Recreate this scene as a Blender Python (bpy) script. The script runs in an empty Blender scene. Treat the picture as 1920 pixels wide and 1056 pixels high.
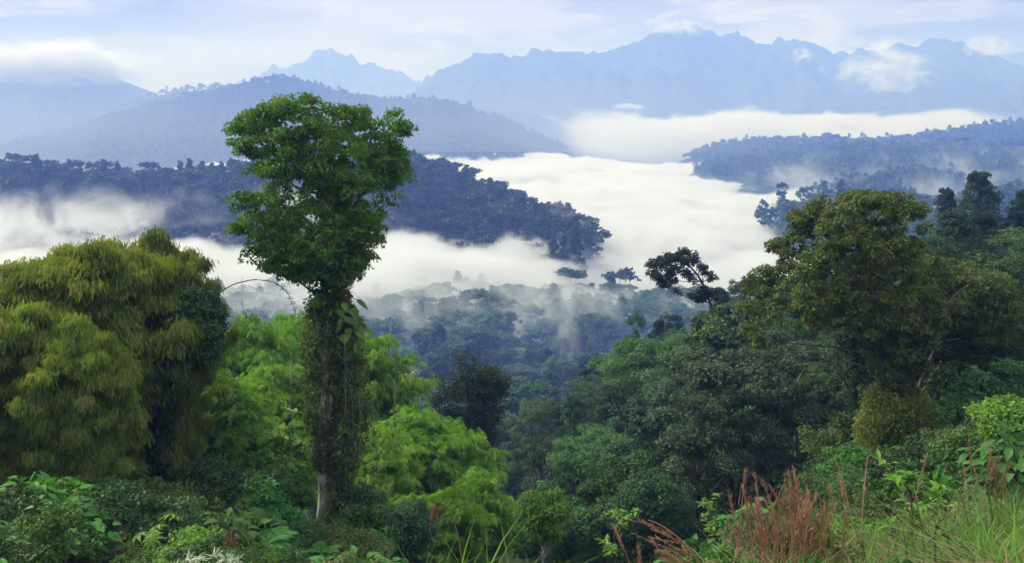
import bpy, math, numpy as np
from mathutils import Vector
# ---------------------------------------------------------------- scene, camera, world, sun
S = bpy.context.scene
C = S.collection
F = 1844.0          # focal length in photo pixels (photo is 1920 wide)
H0 = 230.0          # horizon row in the photo
cam_d = bpy.data.cameras.new("camera"); cam = bpy.data.objects.new("camera", cam_d); C.objects.link(cam)
cam.location = (0, 0, 0); cam.rotation_euler = (math.radians(90), 0, 0)
cam_d.sensor_width = 36; cam_d.lens = 36 * F / 1920
cam_d.shift_y = -(528 - H0) / 1920
cam_d.clip_start = .1; cam_d.clip_end = 60000
S.camera = cam

SUN_EL, SUN_AZ = math.radians(40), math.radians(-62)     # azimuth from +Y towards +X
S.view_settings.view_transform = 'Standard'; S.view_settings.look = 'None'
S.view_settings.gamma = 1; S.view_settings.exposure = 0.43
cy = S.cycles
cy.use_denoising = True
try: cy.denoiser = 'OPENIMAGEDENOISE'
except Exception: pass
cy.max_bounces = 6; cy.diffuse_bounces = 3; cy.glossy_bounces = 1; cy.transmission_bounces = 3
cy.volume_bounces = 3; cy.transparent_max_bounces = 8
cy.volume_max_steps = 256
cy.use_adaptive_sampling = True; cy.adaptive_threshold = 0.01
cy.use_fast_gi = False
cy.sample_clamp_indirect = 6
cy.caustics_reflective = False; cy.caustics_refractive = False

class NT:
    """tiny helper for node trees"""
    def __init__(s, tree): s.t = tree; s.n = tree.nodes; s.l = tree.links
    def new(s, typ, **kw):
        n = s.n.new(typ)
        for k, v in kw.items(): setattr(n, k, v)
        return n
    def put(s, sock, v):
        if hasattr(v, 'is_linked') or isinstance(v, bpy.types.NodeSocket): s.l.new(v, sock)
        else: sock.default_value = v
    def math(s, op, a, b=0.0, c=None, clamp=False):
        n = s.new('ShaderNodeMath', operation=op); n.use_clamp = clamp
        s.put(n.inputs[0], a); s.put(n.inputs[1], b)
        if c is not None: s.put(n.inputs[2], c)
        return n.outputs[0]
    def rng(s, v, a, b, c=0.0, d=1.0, smooth=True):
        n = s.new('ShaderNodeMapRange'); n.interpolation_type = 'SMOOTHSTEP' if smooth else 'LINEAR'
        s.put(n.inputs[0], v); n.inputs[1].default_value = a; n.inputs[2].default_value = b
        n.inputs[3].default_value = c; n.inputs[4].default_value = d
        return n.outputs[0]
    def noise(s, vec, scale, detail=3, rough=.55, dist=0.0):
        n = s.new('ShaderNodeTexNoise'); s.put(n.inputs['Vector'], vec)
        n.inputs['Scale'].default_value = scale; n.inputs['Detail'].default_value = detail
        n.inputs['Roughness'].default_value = rough; n.inputs['Distortion'].default_value = dist
        return n.outputs['Fac']
    def mix(s, f, a, b, mode='MIX'):
        n = s.new('ShaderNodeMix'); n.data_type = 'RGBA'; n.blend_type = mode
        s.put(n.inputs[0], f); s.put(n.inputs[6], a if not isinstance(a, tuple) else (*a, 1)[:4])
        s.put(n.inputs[7], b if not isinstance(b, tuple) else (*b, 1)[:4])
        return n.outputs[2]
    def mapping(s, vec, scale=(1, 1, 1), loc=(0, 0, 0), rot=(0, 0, 0)):
        n = s.new('ShaderNodeMapping'); s.put(n.inputs[0], vec)
        n.inputs['Scale'].default_value = scale; n.inputs['Location'].default_value = loc
        n.inputs['Rotation'].default_value = rot
        return n.outputs[0]

W = bpy.data.worlds.new("World"); S.world = W; W.use_nodes = True
w = NT(W.node_tree); w.n.clear()
out = w.new('ShaderNodeOutputWorld'); bg = w.new('ShaderNodeBackground'); w.l.new(bg.outputs[0], out.inputs[0])
bg.inputs[1].default_value = 0.1
sky = w.new('ShaderNodeTexSky'); sky.sky_type = 'NISHITA'; sky.sun_disc = False
sky.sun_elevation = SUN_EL; sky.sun_rotation = SUN_AZ; sky.altitude = 1200
tc = w.new('ShaderNodeTexCoord'); dirv = tc.outputs['Generated']
sep = w.new('ShaderNodeSeparateXYZ'); w.l.new(dirv, sep.inputs[0])
dx, dy, dz = sep.outputs
cn1 = w.noise(w.mapping(dirv, (2.6, 2.6, 13), (1.3, .2, .4)), 1.6, 7, .55, .35)      # broad layered cloud
cn2 = w.noise(w.mapping(dirv, (5, 5, 16), (4.1, 2.2, .9)), 2.2, 7, .6, .6)           # billows
# brighter towards the veiled sun (ahead, a little left), darker to the right and far left
gl = w.new('ShaderNodeVectorMath', operation='DOT_PRODUCT'); w.l.new(dirv, gl.inputs[0])
gl.inputs[1].default_value = (-0.17, 0.975, 0.10)
glow = w.rng(gl.outputs['Value'], .84, 1.0, 0, 1)
c1 = w.mix(w.rng(cn1, .46, .57), (1.5, 1.45, 1.9), (4.3, 4.1, 4.6))
c2 = w.mix(w.math('MULTIPLY', w.rng(cn2, .53, .66), .8), c1, (6.3, 6.0, 6.2))
c3 = w.mix(w.math('MULTIPLY', glow, .40), c2, (5.9, 5.7, 5.8))
dark = w.math('MULTIPLY', w.math('ADD', w.rng(dx, -.42, -.12, 1, 0), w.math('MULTIPLY', w.rng(dx, .2, .5), .8)), w.rng(dz, .045, .10))
dark = w.math('MULTIPLY', dark, w.rng(w.noise(w.mapping(dirv, (3, 3, 18), (.3, 1.1, 2.4)), 1.8, 6, .55, .5), .42, .56, .15, .8))
c3 = w.mix(w.math('MULTIPLY', dark, w.rng(dz, .14, .22, 1, 0)), c3, (.9, .85, 1.3))
over = w.mix(w.rng(dz, .12, .6), c3, (8.4, 8.6, 9.6))
fin = w.mix(.93, sky.outputs[0], over)
w.l.new(fin, bg.inputs[0])

sd = bpy.data.lights.new("sun", 'SUN'); sd.energy = 3.2; sd.angle = math.radians(12); sd.color = (.97, .98, 1)
so = bpy.data.objects.new("sun", sd); C.objects.link(so)
sv = Vector((math.sin(SUN_AZ) * math.cos(SUN_EL), math.cos(SUN_AZ) * math.cos(SUN_EL), math.sin(SUN_EL)))
so.rotation_euler = sv.to_track_quat('Z', 'Y').to_euler()

# ---------------------------------------------------------------- helpers: points, noise, meshes
def at(px, py, Y):
    return np.array([(px - 960) / F * Y, Y, (H0 - py) / F * Y])

def _hash(ix, iy, seed):
    h = (ix.astype(np.int64) * 374761393 + iy.astype(np.int64) * 668265263 + seed * 1442695041) & 0x7fffffff
    h = ((h ^ (h >> 13)) * 1274126177) & 0x7fffffff
    h = (h ^ (h >> 16)) & 0xffffff
    return h / float(0xffffff)
def vnoise(x, y, seed=0):
    ix = np.floor(x); iy = np.floor(y); fx = x - ix; fy = y - iy
    fx = fx * fx * fx * (fx * (fx * 6 - 15) + 10); fy = fy * fy * fy * (fy * (fy * 6 - 15) + 10)
    a = _hash(ix, iy, seed); b = _hash(ix + 1, iy, seed); c = _hash(ix, iy + 1, seed); d = _hash(ix + 1, iy + 1, seed)
    return (a * (1 - fx) + b * fx) * (1 - fy) + (c * (1 - fx) + d * fx) * fy
def fbm(x, y, octv=5, seed=0, ridged=False):
    x = np.asarray(x, float); y = np.asarray(y, float)
    s = 0; a = .5; t = 0
    for k in range(octv):
        n = vnoise(x + 17.3 * k, y - 9.1 * k, seed + k)
        if ridged: n = 1 - np.abs(2 * n - 1)
        s = s + a * n; t += a; a *= .5; x, y = (x * 1.6 + y * 1.2), (y * 1.6 - x * 1.2)
    return s / t
def smooth(a, b, v):
    t = np.clip((v - a) / (b - a), 0, 1); return t * t * (3 - 2 * t)
def norm(v): return v / np.maximum(np.linalg.norm(v, axis=-1, keepdims=True), 1e-9)

class MB:
    """collects quads: vertices, quads, tint per face, material slot per face"""
    def __init__(s): s.v = []; s.f = []; s.t = []; s.m = []; s.n = 0
    def add(s, v, f, tint, slot=0):
        f = np.asarray(f)
        s.v.append(np.asarray(v, np.float32)); s.f.append(f + s.n); s.n += len(v)
        s.t.append(np.broadcast_to(np.asarray(tint, np.float32), (len(f),)).copy())
        s.m.append(np.full(len(f), slot, np.int32))
    def arrays(s):
        return np.concatenate(s.v), np.concatenate(s.f), np.concatenate(s.t), np.concatenate(s.m)
    def mesh(s, name, mats, smooth_=False):
        v, f, t, m = s.arrays()
        return mesh_from(name, v, f, t, m, mats, smooth_)
    def leaves(s, P, D, N, L, Wd, tint, slot=0, fold=0.0):
        """diamond leaves from P along D, normal N"""
        D = norm(D); Sd = norm(np.cross(D, N)); L = np.broadcast_to(L, len(P))[:, None]; Wd = np.broadcast_to(Wd, len(P))[:, None]
        mid = P + D * L * .42
        up = norm(np.cross(Sd, D))
        tip = P + D * L - up * L * .18
        v = np.stack([P, mid + Sd * Wd * .5 + up * Wd * fold, tip, mid - Sd * Wd * .5 + up * Wd * fold], 1).reshape(-1, 3)
        f = np.arange(len(P) * 4).reshape(-1, 4)
        s.add(v, f, tint, slot)
    def tube(s, path, rad, sides=7, tint=.5, slot=0):
        path = np.asarray(path, float); k = len(path); rad = np.broadcast_to(rad, k)
        T = np.gradient(path, axis=0); T = norm(T)
        ref = np.array([0, 0, 1.]) if abs(T[0][2]) < .8 else np.array([1., 0, 0])
        A = norm(np.cross(T, ref)); B = np.cross(T, A)
        ang = np.linspace(0, 2 * np.pi, sides, endpoint=False)
        v = path[:, None] + rad[:, None, None] * (np.cos(ang)[None, :, None] * A[:, None] + np.sin(ang)[None, :, None] * B[:, None])
        i = np.arange(k - 1)[:, None] * sides; j = np.arange(sides)[None]; jn = (j + 1) % sides
        f = np.stack([i + j, i + jn, i + sides + jn, i + sides + j], -1).reshape(-1, 4)
        s.add(v.reshape(-1, 3), f, tint, slot)

def mesh_from(name, v, f, t=None, m=None, mats=(), smooth_=False):
    me = bpy.data.meshes.new(name)
    me.vertices.add(len(v)); me.vertices.foreach_set('co', np.asarray(v, np.float32).ravel())
    me.loops.add(f.size); me.loops.foreach_set('vertex_index', np.asarray(f, np.int32).ravel())
    me.polygons.add(len(f)); me.polygons.foreach_set('loop_start', np.arange(0, f.size, 4, dtype=np.int32))
    if m is not None and m.any(): me.polygons.foreach_set('material_index', m)
    me.polygons.foreach_set('use_smooth', np.full(len(f), smooth_))
    for x in mats: me.materials.append(x)
    if t is not None:
        a = me.attributes.new('tint', 'FLOAT', 'FACE'); a.data.foreach_set('value', np.asarray(t, np.float32))
    me.update(calc_edges=True)
    return me

def link(name, me, parent=None, loc=(0, 0, 0)):
    o = bpy.data.objects.new(name, me); C.objects.link(o); o.location = loc
    if parent is not None: o.parent = parent
    return o
def tag(o, label, cat=None, group=None, kind=None):
    if label: o['label'] = label
    if cat: o['category'] = cat
    if group: o['group'] = group
    if kind: o['kind'] = kind
    return o
def thing(name, label, cat, loc, group=None):
    o = bpy.data.objects.new(name, None); C.objects.link(o); o.location = tuple(float(q) for q in loc)
    o.empty_display_size = .5
    return tag(o, label, cat, group)
def copy_tree(root, loc, rz, sc, label, group=None):
    r = root.copy(); C.objects.link(r); r.location = tuple(float(q) for q in loc); r.rotation_euler = (0, 0, rz); r.scale = sc
    tag(r, label, None, group)
    for ch in root.children:
        c = ch.copy(); C.objects.link(c); c.parent = r
    return r

# ---------------------------------------------------------------- materials
def leaf_mat(name, dark, light, third=None, trans=.35, rough=.5, spec=.35, nscale=.25, vary=None):
    """foliage: colour picked per leaf by 'tint', per plant by object random, patches by noise"""
    m = bpy.data.materials.new(name); m.use_nodes = True; k = NT(m.node_tree); k.n.clear()
    o = k.new('ShaderNodeOutputMaterial')
    if vary is None: vary = 1.0 if ('forest' in name or 'dark' in name or 'shrub' in name or 'fern' in name or 'green' in name.replace('light_green', 'green')) else .2
    at_ = k.new('ShaderNodeAttribute'); at_.attribute_name = 'tint'
    oi = k.new('ShaderNodeObjectInfo'); ge = k.new('ShaderNodeNewGeometry')
    nz = k.noise(ge.outputs['Position'], nscale, 3)
    f = k.math('ADD', k.math('MULTIPLY', at_.outputs['Fac'], .62), k.math('MULTIPLY', k.rng(nz, .35, .65), .38))
    col = k.mix(f, dark, light)
    if third is not None:
        nz2 = k.noise(ge.outputs['Position'], nscale * 2.7 + .05, 2)
        col = k.mix(k.math('MULTIPLY', k.rng(nz2, .5, .68), k.math('GREATER_THAN', at_.outputs['Fac'], .35)), col, third)
    hs = k.new('ShaderNodeHueSaturation'); k.l.new(col, hs.inputs['Color'])
    k.put(hs.inputs['Hue'], k.rng(oi.outputs['Random'], 0, 1, .5 - .024 * vary, .5 + .018 * vary, False))
    k.put(hs.inputs['Value'], k.rng(oi.outputs['Random'], 0, 1, 1 - .34 * vary, 1 + .42 * vary, False))
    col = hs.outputs[0]
    p = k.new('ShaderNodeBsdfPrincipled'); k.l.new(col, p.inputs['Base Color'])
    p.inputs['Roughness'].default_value = rough; p.inputs['Specular IOR Level'].default_value = spec
    t = k.new('ShaderNodeBsdfTranslucent')
    k.l.new(k.mix(.5, col, k.mix(1.0, col, (1.25, 1.35, .45), 'MULTIPLY')), t.inputs[0])
    mx = k.new('ShaderNodeMixShader'); mx.inputs[0].default_value = trans
    k.l.new(p.outputs[0], mx.inputs[1]); k.l.new(t.outputs[0], mx.inputs[2]); k.l.new(mx.outputs[0], o.inputs[0])
    return m
def bark_mat(name, a, b, scale=3.0, stretch=.25):
    m = bpy.data.materials.new(name); m.use_nodes = True; k = NT(m.node_tree); p = m.node_tree.nodes['Principled BSDF']
    ge = k.new('ShaderNodeNewGeometry')
    vec = k.mapping(ge.outputs['Position'], (1, 1, stretch))
    n = k.noise(vec, scale, 6, .65); n2 = k.noise(ge.outputs['Position'], scale * .35, 3)
    k.l.new(k.mix(k.rng(k.math('ADD', k.math('MULTIPLY', n, .6), k.math('MULTIPLY', n2, .4)), .4, .6), a, b), p.inputs['Base Color'])
    p.inputs['Roughness'].default_value = .85
    bp = k.new('ShaderNodeBump'); bp.inputs['Strength'].default_value = .6; bp.inputs['Distance'].default_value = .05
    k.l.new(n, bp.inputs['Height']); k.l.new(bp.outputs[0], p.inputs['Normal'])
    return m
M = dict(
    forest=leaf_mat('leaves_forest', (.024, .070, .020), (.095, .205, .050)),
    forest_dark=leaf_mat('leaves_dark', (.014, .038, .016), (.046, .100, .034), nscale=.15),
    forest_light=leaf_mat('leaves_light_green', (.045, .12, .028), (.13, .26, .062)),
    forest_grey=leaf_mat('leaves_grey_green', (.040, .080, .038), (.12, .19, .085)),
    emergent=leaf_mat('leaves_tall_tree', (.026, .090, .012), (.14, .30, .034), (.24, .29, .045), trans=.4, nscale=.6),
    olive=leaf_mat('leaves_olive', (.042, .085, .012), (.15, .225, .036), (.17, .15, .035), nscale=.5),
    bamboo_gold=leaf_mat('leaves_golden_bamboo', (.080, .14, .018), (.31, .39, .058), (.33, .31, .068), nscale=.5, trans=.45),
    bamboo=leaf_mat('leaves_bright_bamboo', (.075, .21, .020), (.28, .50, .058), (.38, .54, .08), trans=.42, nscale=.3),
    vine=leaf_mat('leaves_vine', (.045, .090, .018), (.17, .25, .050), (.19, .14, .06), nscale=.9),
    ivy=leaf_mat('leaves_ivy_yellow', (.10, .18, .022), (.32, .42, .065), (.32, .19, .06), nscale=.8),
    shrub=leaf_mat('leaves_shrub', (.026, .10, .016), (.11, .29, .042), nscale=.6),
    lime=leaf_mat('leaves_lime', (.085, .20, .025), (.24, .42, .06), nscale=.6),
    bluegreen=leaf_mat('leaves_blue_green', (.030, .11, .045), (.12, .28, .12), nscale=.6),
    fern=leaf_mat('leaves_fern', (.035, .14, .022), (.13, .31, .055), nscale=.8),
    palefern=leaf_mat('leaves_pale_fern', (.16, .25, .06), (.32, .42, .13), nscale=2),
    white=leaf_mat('leaves_white', (.10, .17, .07), (.58, .62, .45), nscale=2, trans=.2),
    grass=leaf_mat('grass_green', (.035, .11, .010), (.17, .35, .030), (.22, .24, .06), nscale=.9, trans=.4),
    straw=leaf_mat('grass_straw', (.12, .10, .04), (.42, .34, .17), (.26, .14, .07), nscale=1.4),
    plume=leaf_mat('plume_red', (.24, .11, .075), (.54, .34, .25), nscale=3, trans=.3),
    deadleaf=leaf_mat('leaves_dead', (.13, .06, .03), (.32, .18, .10), nscale=2),
    far=leaf_mat('leaves_far_forest', (.018, .052, .020), (.085, .16, .055), (.13, .19, .07), nscale=.008, trans=.2),
    bark=bark_mat('bark_brown', (.035, .026, .018), (.13, .105, .08)),
    bark_pale=bark_mat('bark_pale', (.09, .07, .06), (.55, .53, .50), 2.2, .6),
    bark_white=bark_mat('bark_white', (.20, .19, .17), (.48, .46, .42), 3),
    bark_far=bark_mat('bark_far', (.05, .045, .035), (.20, .18, .15), .5),
    culm=bark_mat('bamboo_culm', (.06, .09, .02), (.17, .20, .06), 2),
)

# ---------------------------------------------------------------- terrain
PXC = np.array([-500, 0, 300, 600, 900, 1150, 1400, 1650, 1920, 2500.])
TY = np.array([0, 3, 5, 8, 12, 20, 30, 45, 60, 100, 150, 200, 250, 350, 450, 600, 1000.])
TZ = np.array([
 [-1.7]*10,
 [-2.3, -2.3, -2.3, -2.3, -2.3, -2.3, -2.3, -2.25, -2.1, -2.0],
 [-3.3, -3.3, -3.3, -3.2, -3.15, -3.1, -3.05, -2.95, -2.75, -2.5],
 [-5.0, -5.0, -5.0, -4.9, -4.8, -4.7, -4.25, -4.1, -3.85, -3.5],
 [-7.2, -7.2, -7.2, -7.2, -7.0, -6.8, -6.2, -5.8, -5.4, -4.9],
 [-10.5, -10.5, -10.8, -11.5, -12, -12, -11, -9.5, -8.2, -7],
 [-13, -13, -13.6, -14.5, -17, -17.5, -16, -13.5, -12, -11],
 [-17, -17, -17.5, -18.3, -23, -25, -21, -16.6, -15, -14],
 [-21, -21, -23, -26, -30, -33, -28, -21, -18, -16],
 [-38, -38, -42, -46, -50, -46, -36, -30, -26, -22],
 [-58, -58, -60, -63, -63, -52, -39, -35, -32, -26],
 [-74, -74, -76, -78, -79, -74, -58, -50, -44, -36],
 [-86, -86, -88, -89, -89, -88, -80, -74, -66, -56],
 [-95, -95, -96, -95, -95, -96, -96, -94, -90, -84],
 [-99, -99, -99, -97, -96, -99, -103, -103, -102, -98],
 [-112]*10,
 [-125]*10])
def near_z(px, Y):
    px = np.clip(px, PXC[0], PXC[-1]); Yc = np.clip(Y, 0, 999.9)
    i = np.clip(np.searchsorted(PXC, px, 'right') - 1, 0, len(PXC) - 2)
    j = np.clip(np.searchsorted(TY, Yc, 'right') - 1, 0, len(TY) - 2)
    a = (px - PXC[i]) / (PXC[i + 1] - PXC[i]); a = a * a * (3 - 2 * a)
    b = (Yc - TY[j]) / (TY[j + 1] - TY[j])
    return (TZ[j, i] * (1 - a) + TZ[j, i + 1] * a) * (1 - b) + (TZ[j + 1, i] * (1 - a) + TZ[j + 1, i + 1] * a) * b
# ridges: depth of crest, canopy profile in the picture, tree height, front and back width, base, power
RID = [
 # mid ridge C
 dict(Y=880, pts=[(-600, 300), (0, 303), (100, 306), (220, 318), (300, 322), (400, 318), (480, 308), (600, 290), (700, 283), (800, 292), (850, 312), (900, 335), (950, 362), (1000, 385), (1040, 398), (1080, 412), (1110, 430), (1140, 462), (1200, 600), (2500, 800)], th=17, wf=330, wb=420, base=-128, pw=1.25, ns=90, na=10, dy=210),
 # ridge B and its left shoulder
 dict(Y=3050, pts=[(-800, 320), (0, 276), (60, 262), (150, 240), (200, 215), (300, 192), (400, 168), (510, 141), (560, 148), (640, 168), (700, 180), (850, 187), (900, 208), (960, 228), (1000, 248), (1050, 270), (1100, 296), (1130, 330), (1180, 400), (2500, 500)], th=16, wf=1150, wb=900, base=-140, pw=1.1, ns=300, na=34),
 dict(Y=3900, pts=[(-800, 290), (100, 265), (200, 215), (255, 190), (320, 167), (400, 160), (450, 170), (600, 240), (760, 260), (2500, 300)], th=12, wf=700, wb=900, base=-140, pw=1.1, ns=300, na=20),
 dict(Y=4300, pts=[(-800, 330), (800, 330), (900, 205), (1000, 213), (1060, 236), (1100, 250), (1180, 258), (1240, 280), (1300, 320), (2500, 330)], th=0, wf=500, wb=900, base=-140, pw=1.1, ns=300, na=15),
 # dark massif at the far left
 dict(Y=4500, pts=[(-900, 60), (-200, 90), (0, 112), (60, 128), (110, 122), (150, 106), (190, 126), (230, 150), (290, 176), (380, 215), (500, 280), (600, 340), (2500, 400)], th=0, wf=900, wb=800, base=-150, pw=1.0, ns=400, na=70),
 # right hills
 dict(Y=840, pts=[(-800, 600), (1380, 500), (1420, 408), (1460, 388), (1500, 372), (1560, 360), (1640, 366), (1750, 362), (1850, 352), (1920, 345), (2500, 320)], th=13, wf=190, wb=300, base=-112, pw=1.1, ns=70, na=8),
 dict(Y=1900, pts=[(-800, 500), (1080, 440), (1160, 385), (1230, 345), (1270, 327), (1310, 304), (1400, 285), (1500, 278), (1560, 262), (1620, 268), (1700, 258), (1760, 268), (1850, 268), (1920, 266), (2500, 240)], th=15, wf=1000, wb=500, base=-86, pw=.85, ns=230, na=52),
 dict(Y=2500, pts=[(-800, 400), (1150, 335), (1240, 303), (1310, 281), (1360, 268), (1400, 262), (1500, 258), (1560, 255), (1620, 262), (1750, 250), (1850, 232), (1920, 225), (2500, 200)], th=13, wf=500, wb=500, base=-125, pw=1.1, ns=160, na=12),
 # far mountains
 dict(Y=8300, pts=[(-900, 120), (380, 190), (480, 150), (500, 136), (520, 126), (545, 132), (575, 108), (600, 97), (625, 95), (650, 104), (680, 124), (720, 130), (760, 146), (800, 166), (860, 176), (1200, 190), (1700, 160), (1800, 120), (1870, 104), (1920, 99), (2500, 90)], th=0, wf=1500, wb=1500, base=-150, pw=1.0, ns=600, na=110),
 dict(Y=6300, pts=[(-900, 70), (-200, 80), (0, 150), (200, 160), (300, 185), (420, 200), (600, 225), (740, 215), (800, 152), (850, 126), (900, 102), (950, 108), (1000, 101), (1050, 98), (1120, 103), (1180, 86), (1230, 62), (1285, 46), (1310, 60), (1340, 68), (1380, 63), (1420, 85), (1460, 79), (1500, 82), (1540, 90), (1570, 108), (1620, 95), (1680, 83), (1720, 90), (1760, 80), (1800, 75), (1830, 98), (1860, 110), (1920, 130), (2100, 150), (2600, 120)], th=0, wf=1900, wb=1500, base=-150, pw=1.0, ns=620, na=190),
 dict(Y=5200, pts=[(-900, 330), (750, 300), (830, 180), (880, 163), (920, 170), (960, 185), (1040, 190), (1200, 200), (1500, 190), (1700, 175), (1860, 200), (1920, 205), (2600, 190)], th=0, wf=900, wb=900, base=-150, pw=1.15, ns=450, na=70),
]
for r in RID: r['pts'] = np.array(r['pts'], float)
def height(px, Y):
    px = np.asarray(px, float); Y = np.asarray(Y, float); x = (px - 960) / F * Y
    z = near_z(px, Y) + (fbm(x / 18, Y / 18, 4, 3) - .5) * np.clip((Y - 8) / 60, 0, 1) * 5 + (fbm(x / 2.2, Y / 2.2, 3, 8) - .5) * .35
    z = np.where(Y > 1000, -130.0, z)
    for i, r in enumerate(RID):
        Y0_ = r['Y'] - r.get('dy', 0) * smooth(820, 1120, px); wob = (fbm(px / 110, px * 0 + i * 7.7, 3, 40 + i) - .5) * r['wf'] * .22
        Yc = Y0_ + wob
        crest = (H0 - np.interp(px, r['pts'][:, 0], r['pts'][:, 1])) / F * Yc - r['th']
        d = Y - Yc
        t = np.where(d < 0, -d / r['wf'], d / r['wb'])
        t = np.clip(t, 0, 3) ** r['pw']
        zz = crest - np.maximum(crest - r['base'], 60) * t
        n = fbm(x / r['ns'] + 3.1 * i, Y / r['ns'], 5, 60 + i, ridged=r['Y'] > 5000) - .5
        if r['Y'] > 5000:
            zz = zz + n * r['na'] * np.clip(t * 2.5, 0, 1) * 1.6 + (fbm(x / 75, Y / 110, 4, 90 + i) - .5) * (r['Y'] / F) * 30 + r['Y'] / F * 4
        else:
            zz = zz + n * r['na'] * (.25 + np.clip(t * 2.5, 0, .75))
        z = np.where(Y > 470, np.maximum(z, zz), z)
    return z
def gz(x, y): return float(height(np.array([960 + x / y * F]), np.array([float(y)]))[0])

def ground():
    nu = 760
    px = np.linspace(-800, 2700, nu)
    Yv = np.concatenate([[0.4], np.geomspace(1.2, 460, 230), np.geomspace(466, 10200, 330)])
    PX, YY = np.meshgrid(px, Yv)
    Z = height(PX, YY)
    X = (PX - 960) / F * YY
    v = np.stack([X, YY, Z], -1).reshape(-1, 3)
    i = np.arange(len(Yv) - 1)[:, None] * nu; j = np.arange(nu - 1)[None]
    f = np.stack([i + j, i + j + 1, i + nu + j + 1, i + nu + j], -1).reshape(-1, 4)
    m = bpy.data.materials.new('ground_cover'); m.use_nodes = True; k = NT(m.node_tree); p = m.node_tree.nodes['Principled BSDF']
    ge = k.new('ShaderNodeNewGeometry'); P = ge.outputs['Position']
    n1 = k.noise(P, .9, 5); n2 = k.noise(P, .035, 6, .7); n3 = k.noise(P, .004, 6, .65)
    near = k.mix(k.rng(n1, .35, .65), (.012, .016, .007), (.040, .055, .018))
    far = k.mix(k.rng(n2, .35, .65), (.016, .034, .018), (.05, .085, .04))
    far = k.mix(k.math('MULTIPLY', k.rng(n3, .52, .66), .5), far, (.08, .11, .05))
    sp = k.new('ShaderNodeSeparateXYZ'); k.l.new(P, sp.inputs[0])
    k.l.new(k.mix(k.rng(sp.outputs[1], 60, 400), near, far), p.inputs['Base Color'])
    p.inputs['Roughness'].default_value = 1; p.inputs['Specular IOR Level'].default_value = .1
    bp = k.new('ShaderNodeBump'); bp.inputs['Strength'].default_value = .8; bp.inputs['Distance'].default_value = 6
    k.l.new(n2, bp.inputs['Height']); k.l.new(bp.outputs[0], p.inputs['Normal'])
    near_part = (f[:, 0] // nu) < np.searchsorted(Yv, 4600)
    for nm, sel, lb in (('ground', near_part, None), ('mountains', ~near_part, None)):
        ff = f[sel]; used, inv = np.unique(ff, return_inverse=True)
        o = link(nm, mesh_from(nm, v[used], inv.reshape(-1, 4).astype(np.int32), mats=[m], smooth_=True)); o['kind'] = 'structure'
    # the slope behind the viewer
    g = 40; xs = np.linspace(-400, 400, g); ys = np.linspace(-400, .4, g)
    XX, YY = np.meshgrid(xs, ys); Z = -1.72 + (-(YY)) * .35 + (fbm(XX / 20, YY / 20, 3, 5) - .5) * np.clip(-YY / 10, 0, 3)
    v2 = np.stack([XX, YY, Z], -1).reshape(-1, 3); i = np.arange(g - 1)[:, None] * g; j = np.arange(g - 1)[None]
    f2 = np.stack([i + j, i + j + 1, i + g + j + 1, i + g + j], -1).reshape(-1, 4)
    o = link('hillside', mesh_from('hillside', v2, f2, mats=[m], smooth_=True)); o['kind'] = 'structure'
ground()

# ---------------------------------------------------------------- foliage builders
UP = np.array([0, 0, 1.])
def sph(rng, n, zmin=-1.0, zmax=1.0):
    z = rng.uniform(zmin, zmax, n); a = rng.uniform(0, 2 * np.pi, n); r = np.sqrt(1 - z * z)
    return np.stack([r * np.cos(a), r * np.sin(a), z], -1)
def clumps(mb, rng, cen, rad, n, L, Wd, flat=.62, up=.6, droop=.25, zmin=-.55, slot=0, jit=.55, tbias=0.0, fill=.3):
    cen = np.asarray(cen); m = len(cen); rad = np.broadcast_to(rad, m)
    idx = np.repeat(np.arange(m), n); k = len(idx)
    d = sph(rng, k, zmin, 1)
    rr = rad[idx] * np.where(rng.random(k) < fill, rng.uniform(.2, .9, k), rng.uniform(.82, 1.08, k))
    P = cen[idx] + d * rr[:, None] * np.array([1, 1, flat])
    N = norm(d * .8 + UP * up + rng.normal(0, jit, (k, 3)))
    D = norm(np.cross(N, rng.normal(0, 1, (k, 3)))) + d * .35 - UP * droop
    ct = rng.random(m)
    t = np.clip(.55 * rng.random(k) + .45 * ct[idx] + tbias, 0, 1)
    mb.leaves(P, D, N, L * rng.uniform(.65, 1.25, k), Wd * rng.uniform(.7, 1.2, k), t, slot)
def bez(a, b, c, n):
    t = np.linspace(0, 1, n)[:, None]
    return (1 - t) ** 2 * a + 2 * t * (1 - t) * b + t * t * c
def limb(mb, rng, a, b, r0, r1, bend=.25, n=7, sides=6, slot=0):
    a = np.asarray(a, float); b = np.asarray(b, float); L = np.linalg.norm(b - a)
    mid = (a + b) / 2 + rng.normal(0, bend * .35, 3) * L - UP * bend * L * .35 * rng.uniform(.2, 1)
    p = bez(a, mid, b, n); p[1:-1] += rng.normal(0, L * .015, (n - 2, 3))
    mb.tube(p, np.linspace(r0, r1, n), sides, rng.random(), slot)
    return p
def wobble_path(rng, a, b, n, amp):
    t = np.linspace(0, 1, n)[:, None]; p = np.asarray(a)[None] * (1 - t) + np.asarray(b)[None] * t
    w_ = np.cumsum(rng.normal(0, 1, (n, 3)), 0); w_ -= w_[0] + (w_[-1] - w_[0]) * t
    w_[:, 2] *= .2
    return p + w_ * amp
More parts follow.
